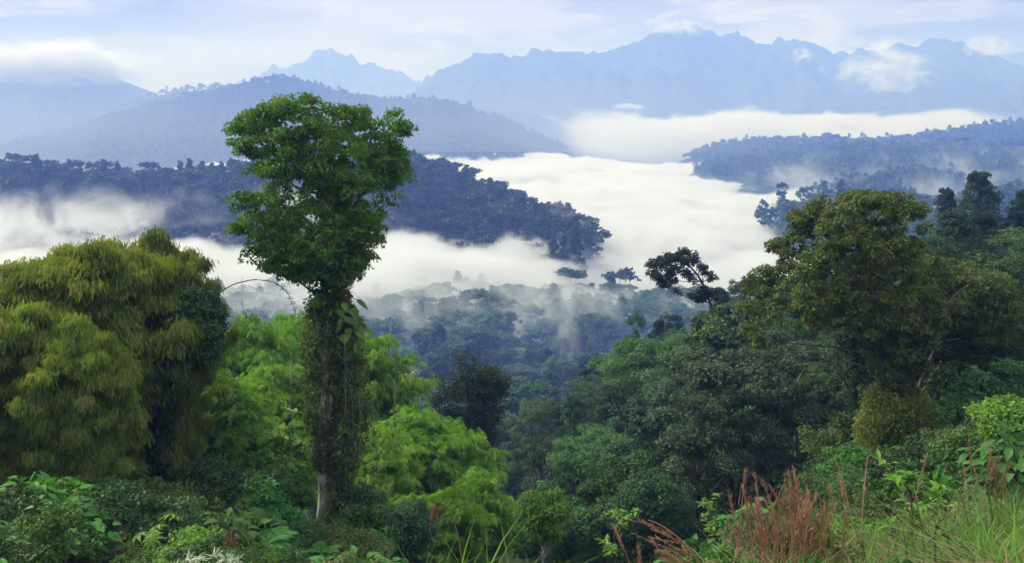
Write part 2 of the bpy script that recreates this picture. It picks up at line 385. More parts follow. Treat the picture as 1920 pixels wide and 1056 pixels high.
def gen_tree(seed, h, R, ch, shape, nl, nc, n, L, Wd, rc=.30, tr=.25, flat=.62, bare=.0, lod=0):
    """h total height, R crown radius, ch crown depth, nl lobes, nc clumps a lobe, n leaves a clump. returns trunk MB, crown MB"""
    rng = np.random.default_rng(seed)
    T, K = MB(), MB()
    base = h - ch
    if shape == 'umbrella':
        a = rng.uniform(0, 2 * np.pi, nl); rr = np.sqrt(rng.uniform(.05, 1, nl)) * R * .78
        lob = np.stack([rr * np.cos(a), rr * np.sin(a), h - ch * (.32 + .45 * (rr / R) ** 2 + rng.uniform(-.12, .12, nl))], -1)
        lr = R * rc * rng.uniform(.8, 1.25, nl); fl = .42
    elif shape == 'column':
        z = np.linspace(0, 1, nl); a = rng.uniform(0, 2 * np.pi, nl)
        prof = np.sin(np.pi * np.clip(z * .86 + .1, 0, 1)) ** .7
        rr = R * prof * .55 * rng.uniform(.3, 1, nl)
        lob = np.stack([rr * np.cos(a), rr * np.sin(a), base + z * ch * .93], -1)
        lr = R * prof * .55 * rng.uniform(.8, 1.2, nl) + .15 * R; fl = .95
    elif shape == 'tiered':
        lv = rng.integers(0, 4, nl); a = rng.uniform(0, 2 * np.pi, nl); rr = R * rng.uniform(.25, .85, nl) * (1 - lv * .13)
        lob = np.stack([rr * np.cos(a), rr * np.sin(a), base + ch * (.15 + lv * .24) + rng.uniform(-.04, .04, nl) * ch], -1)
        lr = R * rc * rng.uniform(.75, 1.2, nl); fl = .38
    else:  # dome
        d = sph(rng, nl, -.25, 1)
        q = rng.uniform(.55, .85, nl)[:, None]
        lob = np.array([0, 0, base + ch * .42]) + d * q * np.array([R, R, ch * .55])
        lr = R * rc * rng.uniform(.75, 1.3, nl); fl = .7
    # clumps on the lobes
    idx = np.repeat(np.arange(nl), nc)
    d = sph(rng, len(idx), -.35, 1)
    cen = lob[idx] + d * (lr[idx] * rng.uniform(.6, 1.0, len(idx)))[:, None] * np.array([1, 1, fl])
    keep = rng.random(len(cen)) > .12
    cr = lr[idx] * rng.uniform(.28, .5, len(idx))
    clumps(K, rng, cen[keep], cr[keep], n, L, Wd, flat)
    # trunk and limbs
    top = np.array([rng.normal(0, .05 * R), rng.normal(0, .05 * R), base + ch * .55])
    sides = 8 if lod == 0 else 5
    tp = wobble_path(rng, (0, 0, -1.0), top, 9, .012 * h)
    rad = np.interp(np.linspace(0, 1, 9), [0, .08, .6, 1], [tr * 1.5, tr, tr * .75, tr * .35])
    T.tube(tp, rad, sides)
    for i in range(nl if lod == 0 else min(nl, 5)):
        k = rng.uniform(.5, .95)
        ii = int(k * 8); s0 = tp[ii]
        if s0[2] > lob[i][2]: s0 = tp[max(3, ii - 3)]
        limb(T, rng, s0, lob[i], tr * .4, tr * .1, .3, 6 if lod == 0 else 4, 5 if lod == 0 else 3)
    return T, K
def tree_thing(name, label, cat, T, K, leafm, barkm, loc=(0, 0, 0), group=None):
    t = thing(name, label, cat, loc, group)
    link('trunk', T.mesh('trunk', [barkm], True), t); link('crown', K.mesh('crown', [leafm]), t)
    return t

def inpoly(px, py, poly):
    poly = np.asarray(poly, float); r = np.zeros(len(px), bool); j = len(poly) - 1
    for i in range(len(poly)):
        xi, yi = poly[i]; xj, yj = poly[j]
        c = ((yi > py) != (yj > py)) & (px < (xj - xi) * (py - yi) / (yj - yi + 1e-9) + xi)
        r ^= c; j = i
    return r
def outline_centres(rng, poly, Y, m, depth, holes=0.0):
    """points filling a volume whose silhouette is poly at distance Y; depth = half thickness in m; denser at the shell"""
    poly = np.asarray(poly, float); lo, hi = poly.min(0), poly.max(0); out = []
    cx = poly.mean(0)
    while len(out) < m:
        q = rng.uniform(lo, hi, (400, 2)); q = q[inpoly(q[:, 0], q[:, 1], poly)]
        for a, b in q:
            e = math.hypot((a - cx[0]) / (hi[0] - lo[0]) * 2, (b - cx[1]) / (hi[1] - lo[1]) * 2)
            half = depth * math.sqrt(max(.12, 1 - e * e * .85))
            dd = half * (1 if rng.random() < .5 else -1) * rng.uniform(.35, 1)
            p = at(a, b, Y); p[1] += dd
            if holes and fbm(np.array([a / 38.]), np.array([b / 38.]), 2, 77)[0] < holes: continue
            out.append(p)
            if len(out) >= m: break
    return np.array(out)

# ---------------------------------------------------------------- forests on the slopes
class Vis:
    def __init__(s):
        s.px = np.arange(-40, 2000, 8.); s.Y = np.geomspace(40, 6000, 520)
        PX, YY = np.meshgrid(s.px, s.Y)
        z = height(PX, YY) + np.clip(YY / 14, 3, 9)
        py = H0 - z * F / YY
        s.run = np.minimum.accumulate(py, 0)
    def ok(s, px, Y, ztop, m=1.0):
        i = np.clip(np.round((px + 40) / 8).astype(int), 0, len(s.px) - 1)
        j = np.clip(np.searchsorted(s.Y, Y * .985) - 1, 0, len(s.Y) - 1)
        pt = H0 - ztop * F / Y
        return (pt < s.run[j, i] - m) & (pt < 1070)
VIS = Vis()
def scatter(rng, px0, px1, Y0, Y1, s, h):
    pts = []
    Y = Y0
    while Y < Y1:
        x0, x1 = (px0 - 960) / F * Y, (px1 - 960) / F * Y
        xs = np.arange(x0, x1, s) + rng.uniform(0, s)
        pts.append(np.stack([xs + rng.uniform(-.38, .38, len(xs)) * s, np.full(len(xs), Y) + rng.uniform(-.45, .45, len(xs)) * s], -1))
        Y += s * .9
    p = np.concatenate(pts); px = 960 + p[:, 0] / p[:, 1] * F
    z = height(px, p[:, 1])
    k = VIS.ok(px, p[:, 1], z + h)
    return p[k], px[k], z[k]

GROUPS = []
def tone(px, py):   # column words for the labels
    return 'left' if px < 640 else 'centre' if px < 1280 else 'right'

def add_copy(dst, src, loc, rz, sc, slotmap=None):
    v, f, t, m = src
    c, s_ = math.cos(rz), math.sin(rz); R_ = np.array([[c, -s_, 0], [s_, c, 0], [0, 0, 1]])
    vv = (v * np.asarray(sc)) @ R_.T + np.asarray(loc)
    dst.v.append(vv.astype(np.float32)); dst.f.append(f + dst.n); dst.n += len(v); dst.t.append(t); dst.m.append(m)
# near hill on the right (60-200 m)
NEAR = [
 ('round_tree', 'round dense', M['forest'], gen_tree(11, 16, 5.8, 14, 'dome', 18, 10, 130, .31, .16)),
 ('round_tree', 'dark round', M['forest_dark'], gen_tree(12, 18, 5.6, 16, 'dome', 19, 10, 130, .31, .16)),
 ('umbrella_tree', 'flat-topped', M['forest_light'], gen_tree(13, 17, 6.4, 9, 'umbrella', 19, 10, 120, .31, .16, rc=.30)),
 ('tiered_tree', 'tiered grey-green', M['forest_grey'], gen_tree(14, 16, 5.6, 14, 'tiered', 19, 9, 125, .30, .15)),
 ('slender_tree', 'narrow dark', M['forest_dark'], gen_tree(15, 18, 4.2, 16, 'column', 15, 10, 130, .31, .16)),
 ('round_tree', 'fine-leaved blue-green', M['bluegreen'], gen_tree(17, 14, 5.2, 11, 'dome', 22, 9, 150, .21, .11, rc=.26)),
 ('umbrella_tree', 'large-leaved light green', M['forest_light'], gen_tree(18, 16, 5.0, 9, 'umbrella', 14, 7, 90, .50, .30, rc=.34)),
 ('round_tree', 'broad grey-green', M['forest_grey'], gen_tree(16, 15, 6.6, 13, 'dome', 21, 9, 130, .31, .15, rc=.27)),
]
protoN = []
for nm, ad, mt, (T, K) in NEAR:
    protoN.append([nm, ad, T.mesh('trunk', [M['bark']], True), K.mesh('crown', [mt])])
def place_from(pro, loc, rz, sc, label, group):
    t = thing(pro[0], label, 'tree', loc, group); t.rotation_euler = (0, 0, rz); t.scale = sc
    link('trunk', pro[2], t); link('crown', pro[3], t)
    return t
rng = np.random.default_rng(5)
CNT = {}
HILL = [  # one tree each: px, canopy-top py, depth, kind, scale, label
 (1215, 605, 128, 2, 1.25, 'large pale green flat-topped tree on the shoulder of the hill below the drooping tree'),
 (1140, 700, 120, 0, .95, 'round green tree at the left foot of the right-hand hill'),
 (1300, 640, 122, 1, 1.1, 'dark round tree beside the trunk of the drooping tree'),
 (1410, 520, 165, 3, 1.1, 'grey-green tree on the hill crest left of the big spreading tree'),
 (1200, 570, 160, 0, .8, 'small green tree topping the ridge left of the drooping tree'),
 (1250, 560, 170, 1, .8, 'dark tree on the ridge top just under the drooping tree'),
 (1080, 745, 100, 4, .75, 'narrow dark tree low in the ravine before the blue valley'),
 (1010, 745, 112, 3, .8, 'tiered tree in the ravine right of the dark bare-branched tree'),
 (1340, 780, 84, 7, .9, 'broad grey-green tree in the middle of the right-hand slope'),
 (1180, 830, 84, 2, .7, 'small flat-topped tree halfway down the right-hand slope'),
 (1560, 655, 84, 2, .8, 'light green flat-topped tree under the left limb of the big spreading tree'),
 (1790, 415, 128, 0, .95, 'bright round green tree behind the big spreading tree, below the dark conical trees'),
 (1890, 470, 118, 1, 1.0, 'dark round tree at the right edge below the conical trees'),
 (1905, 640, 80, 0, .9, 'round green tree at the right edge halfway up'),
 (1850, 760, 56, 0, .55, 'small leafy yellow-green tree at the right edge above the grass'),
 (1905, 395, 148, 4, 1.1, 'tall dark narrow tree at the right edge beside the conical trees'),
 (1868, 425, 140, 1, .95, 'dark round tree between the tallest conical tree and the right edge'),
]
taken = []
for px, py, Y, k, sc, lb in HILL:
    x = (px - 960) / F * Y; zt = (H0 - py) / F * Y; hh = [16, 18, 17, 16, 18, 14, 16, 15][k]
    g = gz(x, Y); s_ = max(sc, .2); zs = max(.55, min(1.7, (zt - g) / hh))
    place_from(protoN[k], (x, Y, g), rng.uniform(0, 6.28), (s_, s_, zs), lb, None); taken.append((x, Y))
p, px, z = scatter(rng, 560, 1990, 60, 205, 7.6, 15)
BZ = [(x, y) for x, y in taken]
n_things = 0
TONE = {'round dense': 'green', 'dark round': 'dark green', 'flat-topped': 'light green', 'tiered grey-green': 'grey-green', 'narrow dark': 'dark green', 'broad grey-green': 'grey-green'}
for (x, y), q, zz in zip(p, px, z):
    if y < 112 and q < 1000 + (112 - y) * 0: continue
    if y < 130 and q < 940: continue
    if y < 60 and 1560 < q < 1740: continue
    if min(math.hypot(x - a, y - b) for a, b in BZ) < 4.6: continue
    allow = (H0 - np.interp(q, [560, 940, 1000, 1130, 1200, 1300, 1380, 1500, 1740, 1800, 1990], [800, 790, 760, 640, 580, 560, 525, 500, 435, 430, 400])) / F * y - zz
    if allow < 7: continue
    k = int(rng.choice(8, p=[.22, .22, .08, .13, .07, .09, .07, .12]))
    pyy = H0 - (zz + 10) * F / y
    row = 'up near the crest of' if pyy < 560 else 'halfway down' if pyy < 720 else 'low on'
    where = 'the left flank of the near hill' if q < 1150 else 'the near hill under the drooping tree' if q < 1380 else 'the near hill left of the big spreading tree' if q < 1560 else 'the slope behind the big spreading tree' if q < 1760 else 'the slope at the right edge'
    ad = protoN[k][1]
    adj = {'round dense': 'dense round green', 'flat-topped': 'light green flat-topped', 'broad grey-green': 'broad grey-green'}.get(ad, ad)
    s_ = rng.uniform(.72, 1.12)
    place_from(protoN[k], (x, y, zz), rng.uniform(0, 6.28), (s_, s_, min(s_ * rng.uniform(.85, 1.15), allow / 16.5)),
               f'{adj} tree {row} {where}', 'forest trees on the near right-hand hill')
    n_things += 1
print('near hill trees', n_things)

# valley forest (200-520 m), hazy blue
VAL = []; VST = []
for i, (shape, h, R, ch, mt) in enumerate([('dome', 17, 5.6, 12, 'forest'), ('dome', 19, 6.6, 12, 'forest_dark'), ('umbrella', 19, 7.2, 7, 'forest_grey'), ('tiered', 17, 5.2, 11, 'forest'), ('dome', 15, 6.2, 10, 'forest_light'), ('column', 19, 3.8, 13, 'forest_dark')]):
    T, K = gen_tree(30 + i, h, R * 1.12, min(h * .92, ch * 1.25), shape, 16, 7, 34, .85, .52, lod=1)
    B = MB(); t_, k_ = T.arrays(), K.arrays(); B.add(t_[0], t_[1], t_[2], 1); B.add(k_[0], k_[1], k_[2], 0); VST.append(B.arrays())
    VAL.append(['forest_tree', '', T.mesh('trunk', [M['bark_white'] if i == 2 else M['bark']], True), K.mesh('crown', [M[mt]])])
VAD = ['round', 'broad dark', 'flat-topped pale', 'layered', 'light round', 'narrow dark']
p, px, z = scatter(rng, 380, 1420, 212, 560, 12.0, 16)
cand = []
for (x, y), q, zz in zip(p, px, z):
    pyy = H0 - (zz + 12) * F / y
    k = int(rng.choice(6, p=[.25, .22, .13, .16, .14, .10]))
    if pyy < 500 and y > 440: continue
    s_ = rng.uniform(.75, 1.15)
    cand.append((y, q, pyy, x, zz, k, s_))
cand.sort()
nE = 0
Est = MB()
for y, q, pyy, x, zz, k, s_ in cand:
    row = 'at the smoky upper edge' if pyy < 610 else 'in the middle' if pyy < 690 else 'at the bottom'
    side = 'left part' if q < 820 else 'centre' if q < 1000 else 'right part'
    if nE >= 190:
        add_copy(Est, VST[k], (x, y, zz), rng.uniform(0, 6.28), (s_, s_, s_)); continue
    place_from(VAL[k], (x, y, zz), rng.uniform(0, 6.28), (s_, s_, s_ * rng.uniform(.85, 1.15)),
               f'{VAD[k]} blue-hazed tree {row} of the valley forest, {side}', 'hazy blue trees of the valley forest below the fog')
    nE += 1
print('valley trees', nE, len(cand))
tag(link('forest', Est.mesh('forest', [M['forest_grey'], M['bark_far']])), 'blue forest fading into the fog beyond the valley trees', None, None, 'stuff')

# middle ridge (560-1000 m)
MID = []
for i, (shape, h, R, ch, mt) in enumerate([('dome', 17, 6.0, 12, 'forest'), ('dome', 19, 7.0, 12, 'forest'), ('umbrella', 24, 8.0, 8, 'forest_dark'), ('tiered', 20, 6, 13, 'forest_dark'), ('dome', 15, 6.5, 10, 'forest_light'), ('column', 23, 3.6, 16, 'forest_dark')]):
    T, K = gen_tree(50 + i, h, R * 1.12, min(h * .95, ch * 1.3), shape, 15, 6, 20, 1.25, .85, lod=1)
    t_, k_ = T.arrays(), K.arrays()
    B = MB(); B.add(t_[0], t_[1], t_[2], 1); B.add(k_[0], k_[1], k_[2], 0)
    MID.append((B, [M[mt], M['bark_far']]))
midmesh = [B.mesh('ridge_tree', mats) for B, mats in MID]
MAD = ['round', 'broad dark', 'tall umbrella-crowned', 'layered', 'pale round', 'tall narrow']
p, px, z = scatter(rng, -30, 1175, 545, 1010, 10.0, 18)
z2 = z + 17
k_ok = ~((z2 < -82) & (p[:, 1] > 560))
p, px, z = p[k_ok], px[k_ok], z[k_ok]
# crest silhouettes stand clear of what is behind: keep them as separate trees first, then the nearest
crest = VIS.ok(px, p[:, 1] * 1.0, z + 18, 9)
order = np.argsort(p[:, 1] - 400 * crest * rng.random(len(p)))
Bst = MB(); budget = max(60, 285 - n_things - nE); used = 0
LOWM = []
for i, (shape, h, R, ch) in enumerate([('dome', 16, 6.0, 12), ('dome', 18, 7.0, 12), ('umbrella', 23, 7.5, 8), ('dome', 15, 6.5, 10), ('column', 21, 3.4, 15)]):
    T, K = gen_tree(70 + i, h, R * 1.15, min(h * .95, ch * 1.3), shape, 12, 5, 12, 1.7, 1.25, lod=1)
    B = MB(); t_, k_ = T.arrays(), K.arrays(); B.add(t_[0], t_[1], t_[2] * 0, 1); B.add(k_[0], k_[1], k_[2], 0); LOWM.append(B.arrays())
for n_, i in enumerate(order):
    (x, y), q, zz = p[i], px[i], z[i]
    emergent = rng.random() < .16
    k = int(rng.choice([2, 3, 5], p=[.45, .3, .25])) if emergent else int(rng.choice(6, p=[.34, .3, .05, .12, .14, .05]))
    s_ = rng.uniform(.9, 1.25) if emergent else rng.uniform(.7, 1.05)
    if used < budget:
        side = 'far left end' if q < 220 else 'left part' if q < 480 else 'part behind the tall tree' if q < 760 else 'right slope' if q < 980 else 'right tip'
        pyy = H0 - (zz + 14) * F / y
        row = 'crest' if crest[i] else 'lower edge' if pyy > 430 else 'face'
        o = link('ridge_tree', midmesh[k], None, (x, y, zz)); o.rotation_euler = (0, 0, rng.uniform(0, 6.28)); o.scale = (s_, s_, s_ * rng.uniform(.85, 1.2))
        tag(o, f'{MAD[k]} tree on the {row} of the middle ridge, {side}', 'tree', 'trees of the dark blue middle ridge'); used += 1
    else:
        add_copy(Bst, LOWM[min(k, 4)] if k != 5 else LOWM[4], (x, y, zz), rng.uniform(0, 6.28), (s_, s_, s_ * rng.uniform(.85, 1.2)))
print('mid ridge', len(order), used)
tag(link('forest', Bst.mesh('forest', [M['far'], M['bark_far']])), 'dense dark blue forest canopy covering the middle ridge', None, None, 'stuff')

def far_forest(name, label, zones, protos, maxn=9000):
    B = MB(); n = 0
    for (a, b, Y0, Y1, sp, h, s0) in zones:
        pp, pxx, zz = scatter(rng, a, b, Y0, Y1, sp, h)
        for (x, y), z0 in zip(pp, zz):
            if z0 + h < -80: continue
            if name == 'D' and y < 2100 and fbm(np.array([x / 70.]), np.array([y / 120.]), 3, 9)[0] > .56: continue
            em = rng.random() < .07
            s_ = s0 * rng.uniform(.6, 1.1) * (1.35 if em else 1)
            add_copy(B, protos[int(rng.integers(len(protos)))], (x, y, z0), rng.uniform(0, 6.28), (s_, s_, s_ * rng.uniform(.8, 1.25))); n += 1
    print(name, n)
    tag(link('forest', B.mesh('forest', [M['far'], M['bark_far']])), label, None, None, 'stuff')
VLOW = []
for i, (shape, h, R, ch) in enumerate([('dome', 15, 6.5, 12), ('dome', 17, 7.5, 12), ('umbrella', 21, 8, 9), ('column', 20, 4, 15)]):
    T, K = gen_tree(90 + i, h, R * 1.1, h * .9, shape, 9, 3, 7, 2.9, 2.4, lod=1)
    B = MB(); k_ = K.arrays(); B.add(k_[0], k_[1], k_[2], 0)
    B.tube([(0, 0, -1), (0, 0, h - ch * .5)], [.35, .25], 4, .5, 1); VLOW.append(B.arrays())
far_forest('D', 'blue forest covering the hills on the right between the fog banks',
           [(1080, 1960, 640, 1250, 13, 14, .85), (1080, 1960, 1250, 2150, 15, 15, 1.0), (1140, 1960, 2150, 2900, 16, 15, 1.15)], LOWM[:2] + VLOW)
far_forest('B', 'pale blue forest on the long far ridge behind the tall tree',
           [(-20, 1140, 1980, 3500, 18, 14, 1.2), (60, 700, 3500, 4300, 30, 13, 1.4)], VLOW)

# cluster of taller trees on the right-hand hills and the dark conical trees
crng = np.random.default_rng(77)
for (a, b, Y, k, s_, lb) in [
    (1466, 340, 850, 3, .9, 'small hazy tree at the left of the cluster on the right-hand blue hill'), (1512, 345, 840, 1, .95, 'wide dark tree in the cluster on the right-hand blue hill'),
    (1540, 345, 860, 0, .8, 'round tree in the cluster on the right-hand blue hill'), (1577, 335, 840, 5, 1.0, 'narrow tall tree ending the cluster on the right-hand blue hill'),
    (1430, 372, 850, 0, .85, 'low round tree left of the cluster on the right-hand blue hill'), (1670, 325, 780, 3, .9, 'dark blue tree rising just above the spreading crown of the big tree'),
    (1700, 335, 560, 1, .8, 'dark leafy tree peeping over the top of the big spreading tree'), (1728, 318, 700, 5, 1.15, 'slim tall tree with bare trunk right of the big spreading crown'),
    (1565, 250, 2350, 2, 1.5, 'broad tree silhouetted on the crest of the farthest right-hand hill'), (1805, 255, 1850, 2, 1.5, 'umbrella tree silhouetted on the right-hand hill above the conical trees')]:
    x = (a - 960) / F * Y; h = [17, 19, 24, 20, 15, 23][k]; g = gz(x, Y); zt = (H0 - b) / F * Y
    o = link('hill_tree', midmesh[k], None, (x, Y, g)); zs = min(2.2, max(.7, (zt - g) / h)); o.scale = (s_ * 1.15, s_ * 1.15, zs)
    tag(o, lb, 'tree', 'tall trees on the right-hand blue hills')
T, K = gen_tree(121, 20, 3.7, 18.5, 'column', 46, 8, 100, .33, .16, tr=.3)
con = ['conical_tree', '', T.mesh('trunk', [M['bark']], True), K.mesh('crown', [M['forest_dark']])]
for (a, b, Y, sx, lb) in [(1837, 314, 150, 1.12, 'tallest dark conical tree standing above the right-hand slope'), (1776, 345, 158, .88, 'smaller dark conical tree left of the tallest one'), (1916, 350, 150, .8, 'dark conical tree cut by the right edge of the picture')]:
    x = (a - 960) / F * Y; g = gz(x, Y); zt = (H0 - b) / F * Y
    place_from(con, (x, Y, g), a, (sx, sx, (zt - g) / 20), lb, 'dark conical trees above the right-hand slope')

# bare pale snags that break the canopy
for n_, (a, b, Y, h, lb) in enumerate([(1832, 448, 122, 15, 'bare pale trunk standing behind the right side of the spreading tree'), (1887, 478, 112, 12, 'short bare stem at the right edge below the conical trees'),
        (735, 600, 300, 20, 'bare white stem in the blue valley forest right of the tall tree'), (455, 520, 330, 24, 'tall bare white stem in the fog gap left of the tall tree'),
        (1260, 700, 110, 16, 'forked bare limbs showing in the canopy below the drooping tree')]):
    x = (a - 960) / F * Y; g = gz(x, Y); zt = (H0 - b) / F * Y; T = MB(); r_ = np.random.default_rng(800 + n_)
    tp = wobble_path(r_, (0, 0, -.5), (r_.normal(0, .6), 0, zt - g), 10, .10); T.tube(tp, np.linspace(.26, .07, 10), 7, .5)
    for k in range(7):
        i = int(r_.integers(5, 9)); e = tp[i] + np.array([r_.normal(0, 1.5), r_.normal(0, 1.5), r_.uniform(.8, 2.6)]); q = limb(T, r_, tp[i], e, .09, .02, .3, 7, 5)
        for m in range(3): limb(T, r_, q[4], q[4] + r_.normal(0, .7, 3) + UP * .6, .03, .01, .2, 4, 3)
    tag(link('bare_tree', T.mesh('bare_tree', [M['bark_white']], True), None, (x, Y, g)), lb, 'dead tree')

# ---------------------------------------------------------------- the tall vine-hung tree in the middle
rng = np.random.default_rng(101)
def local(P, o): return np.asarray(P) - np.asarray(o)
def path_px(pts, Y):   # pts: (px, py, dy)
    return np.array([at(a, b, Y) + np.array([0, d, 0]) for a, b, d in pts])
def resample(p, n):
    p = np.asarray(p, float); d = np.concatenate([[0], np.cumsum(np.linalg.norm(np.diff(p, axis=0), axis=1))])
    t = np.linspace(0, d[-1], n); return np.stack([np.interp(t, d, p[:, i]) for i in range(3)], -1)
HY = 45.0
org = at(607, 985, HY); org[2] = gz(org[0], HY) 
tall = thing('tall_tree', 'very tall vine-hung tree with a narrow leafy crown in the middle of the view', 'tree', org)
T = MB()
t1 = resample(path_px([(604, 1010, 0), (604, 960, 0), (606, 880, 0), (612, 780, .1), (618, 700, .1), (612, 600, 0), (604, 520, 0), (607, 440, 0), (600, 360, .1), (604, 290, 0), (596, 230, 0)], HY), 30)
t1[1:] += rng.normal(0, .03, (29, 3)) * [1, 1, 0]
t2 = resample(path_px([(634, 1020, .5), (636, 950, .5), (640, 860, .5), (650, 760, .4), (652, 680, .3), (640, 600, .2), (640, 520, .2), (652, 440, 0), (668, 360, -.2), (690, 290, -.3), (705, 235, -.2)], HY), 30)
t2[1:] += rng.normal(0, .03, (29, 3)) * [1, 1, 0]
T.tube(local(t1, org), np.interp(np.linspace(0, 1, 30), [0, .06, .5, 1], [.34, .25, .20, .06]), 12, .5)
T.tube(local(t2, org), np.interp(np.linspace(0, 1, 30), [0, .06, .5, 1], [.24, .17, .14, .05]), 10, .5)
poly = [(430, 222), (470, 215), (490, 190), (530, 185), (560, 190), (580, 172), (625, 178), (650, 200), (690, 205), (730, 200), (770, 222), (775, 260), (752, 290), (770, 330), (757, 370), (765, 392), (732, 400), (712, 412), (712, 450), (692, 490), (668, 520), (640, 545), (618, 520), (600, 500), (588, 520), (560, 515), (535, 520), (520, 495), (485, 482), (468, 455), (450, 442), (443, 410), (470, 392), (455, 375), (488, 350), (470, 320), (480, 300), (455, 270), (440, 245)]
cen = outline_centres(rng, np.array(poly) * [.97, .985] + [18, 5], HY, 420, 3.2, holes=.41)
L_ = MB()
sel = cen[rng.choice(len(cen), 46, replace=False)]
for c in sel:
    tr_ = t1 if c[0] < t1[15][0] + .5 else t2
    j = int(np.clip(np.argmin(np.abs(tr_[:, 2] - (c[2] - 1.0))), 12, 28))
    limb(L_, rng, local(tr_[j], org), local(c, org), .075, .018, .25, 8, 5)
K = MB()
clumps(K, rng, local(cen, org), rng.uniform(.28, .54, len(cen)), 115, .215, .10, .6, .5, .45, jit=.6)
for tr_ in (t1, t2):   # foliage carried down both stems where crown and climbers meet
    q = resample(tr_[15:24], 34); q = q + rng.normal(0, .42, q.shape); clumps(K, rng, local(q, org), rng.uniform(.22, .48, 34), 80, .22, .11, .7, .5, .45)
# loose sprays breaking the outline
cen2 = outline_centres(rng, poly, HY, 330, 3.5)
clumps(K, rng, local(cen2, org), rng.uniform(.12, .36, len(cen2)), 34, .215, .10, .8, .3, .5, jit=.7)
link('trunk', T.mesh('trunk', [M['bark_pale']], True), tall); link('limbs', L_.mesh('limbs', [M['bark']], True), tall)
link('crown', K.mesh('crown', [M['emergent']]), tall)
# brown-orange dying foliage low in the crown
K = MB(); cc = outline_centres(rng, [(640, 420), (700, 410), (706, 450), (690, 480), (660, 500), (636, 490)], HY - 1.2, 34, 1.0)
clumps(K, rng, local(cc, org), .28, 60, .17, .07, .9, .2, .9)
tag(link('withered_foliage', K.mesh('withered_foliage', [M['olive']]), tall), 'brownish foliage low on the right of the crown')

def climber(name, label, cat, paths, org, rad, n, per, L, Wd, mat, stemmat, hang=0.0, droop=.7, stems=5):
    """leafy climber wrapped round stems given as paths"""
    t = thing(name, label, cat, org); K = MB(); St = MB()
    for p in paths:
        q = resample(p, n); r = np.interp(np.linspace(0, 1, n), np.linspace(0, 1, len(rad)), rad)
        zz_ = q[:, 2] + rng.uniform(0, 50); r = r * (.45 + 1.15 * fbm(zz_ * .9, zz_ * 0 + 3, 3, 12)); a = rng.uniform(0, 2 * np.pi, n); c = q + np.stack([np.cos(a) * r, np.sin(a) * r, rng.normal(0, .15, n)], -1)
        clumps(K, rng, local(c, org), rng.uniform(.14, .34, n) * (.6 + r), per, L, Wd, 1.2, .25, droop, zmin=-1, jit=.7)
        for k in range(stems):
            a = rng.uniform(0, 6.28); tw = rng.uniform(-2, 2); tt = np.linspace(0, 1, n); rr = r * rng.uniform(.5, 1)
            St.tube(local(q + np.stack([np.cos(a + tw * tt) * rr, np.sin(a + tw * tt) * rr, 0 * tt], -1), org), .022, 4, rng.random())
        for k in range(int(hang)):   # hanging strands
            i = rng.integers(n // 2, n); s0 = q[i] + np.array([rng.normal(0, r[i]), rng.normal(0, r[i]), 0]); le = rng.uniform(1.5, 4.5)
            h_ = s0 - np.linspace(0, 1, 8)[:, None] * UP * le + rng.normal(0, .04, (8, 3)); St.tube(local(h_, org), .012, 3, rng.random())
            clumps(K, rng, local(h_[2:], org), .10, 10, L * .8, Wd, 1.5, .2, .9, zmin=-1)
    link('foliage', K.mesh('foliage', [mat]), t); link('stems', St.mesh('stems', [stemmat]), t)
    return t
climber('climber', 'mass of small-leaved climbers wrapping the twin trunks of the tall tree', 'climbing plant',
        [t1[5:18] + [-.12, -.1, 0], t2[3:18] + [.05, -.1, 0]], org, [.12, .38, .80, .62, .85, .62, .28], 230, 34, .20, .11, M['vine'], M['bark_white'], 16)
climber('climber', 'tangle of thin leafy creepers at the foot of the tall tree', 'climbing plant',
        [t1[1:6] + [.5, -.2, 0], t2[0:6] + [.15, -.25, 0]], org, [.45, .3, .35], 46, 50, .13, .06, M['vine'], M['bark'], 4)
# big glossy heart leaves half way up
def bigleaf(mb, rng, p, D, L, Wd, tint, N=None, droop=.5):
    """broad folded leaf, 2 x 5 cells"""
    D = norm(np.asarray(D, float)); N = UP if N is None else N
    Sd = norm(np.cross(D, N)); up = norm(np.cross(Sd, D)); n = 6; t = np.linspace(0, 1, n)
    wv = Wd * np.array([.30, .95, 1.0, .78, .42, .03]) * .5
    mid = p + D * (t * L)[:, None] - up * (droop * L * t ** 2 * .5)[:, None]
    a = mid + Sd * wv[:, None] + up * (wv * .25)[:, None]; b = mid - Sd * wv[:, None] + up * (wv * .25)[:, None]
    v = np.stack([a, mid, b], 1).reshape(-1, 3); i = np.arange(n - 1)[:, None] * 3; j = np.arange(2)[None]
    mb.add(v, np.stack([i + j, i + j + 1, i + 3 + j + 1, i + 3 + j], -1).reshape(-1, 4), tint)
ph = thing('philodendron', 'climber with large glossy bright green leaves high on the tall tree trunk', 'climbing plant', at(645, 590, HY) + [0, -.5, 0])
K = MB(); St = MB()
for k in range(44):
    p = np.array([rng.normal(.08, .42), rng.normal(0, .25), rng.uniform(-1.1, .9)])
    a = rng.uniform(-2.6, .2); D = np.array([math.cos(a) * .8 + .25, math.sin(a) * .6, -rng.uniform(.3, 1.3)])
    bigleaf(K, rng, p + norm(D) * .15, D, rng.uniform(.4, .75), rng.uniform(.2, .34), rng.random(), N=norm(np.array([D[0], -1.0, .6])), droop=.4)
    St.tube([(p[0] * .3, .2, p[2] + .1), tuple(p + norm(D) * .17)], .016, 4, .5)
St.tube([(0, .15, -1.3), (.08, .1, -.4), (-.03, .12, .4), (.05, .1, 1.0)], .035, 6, .5)
link('leaves', K.mesh('leaves', [M['lime']]), ph); link('stem', St.mesh('stem', [M['culm']], True), ph)
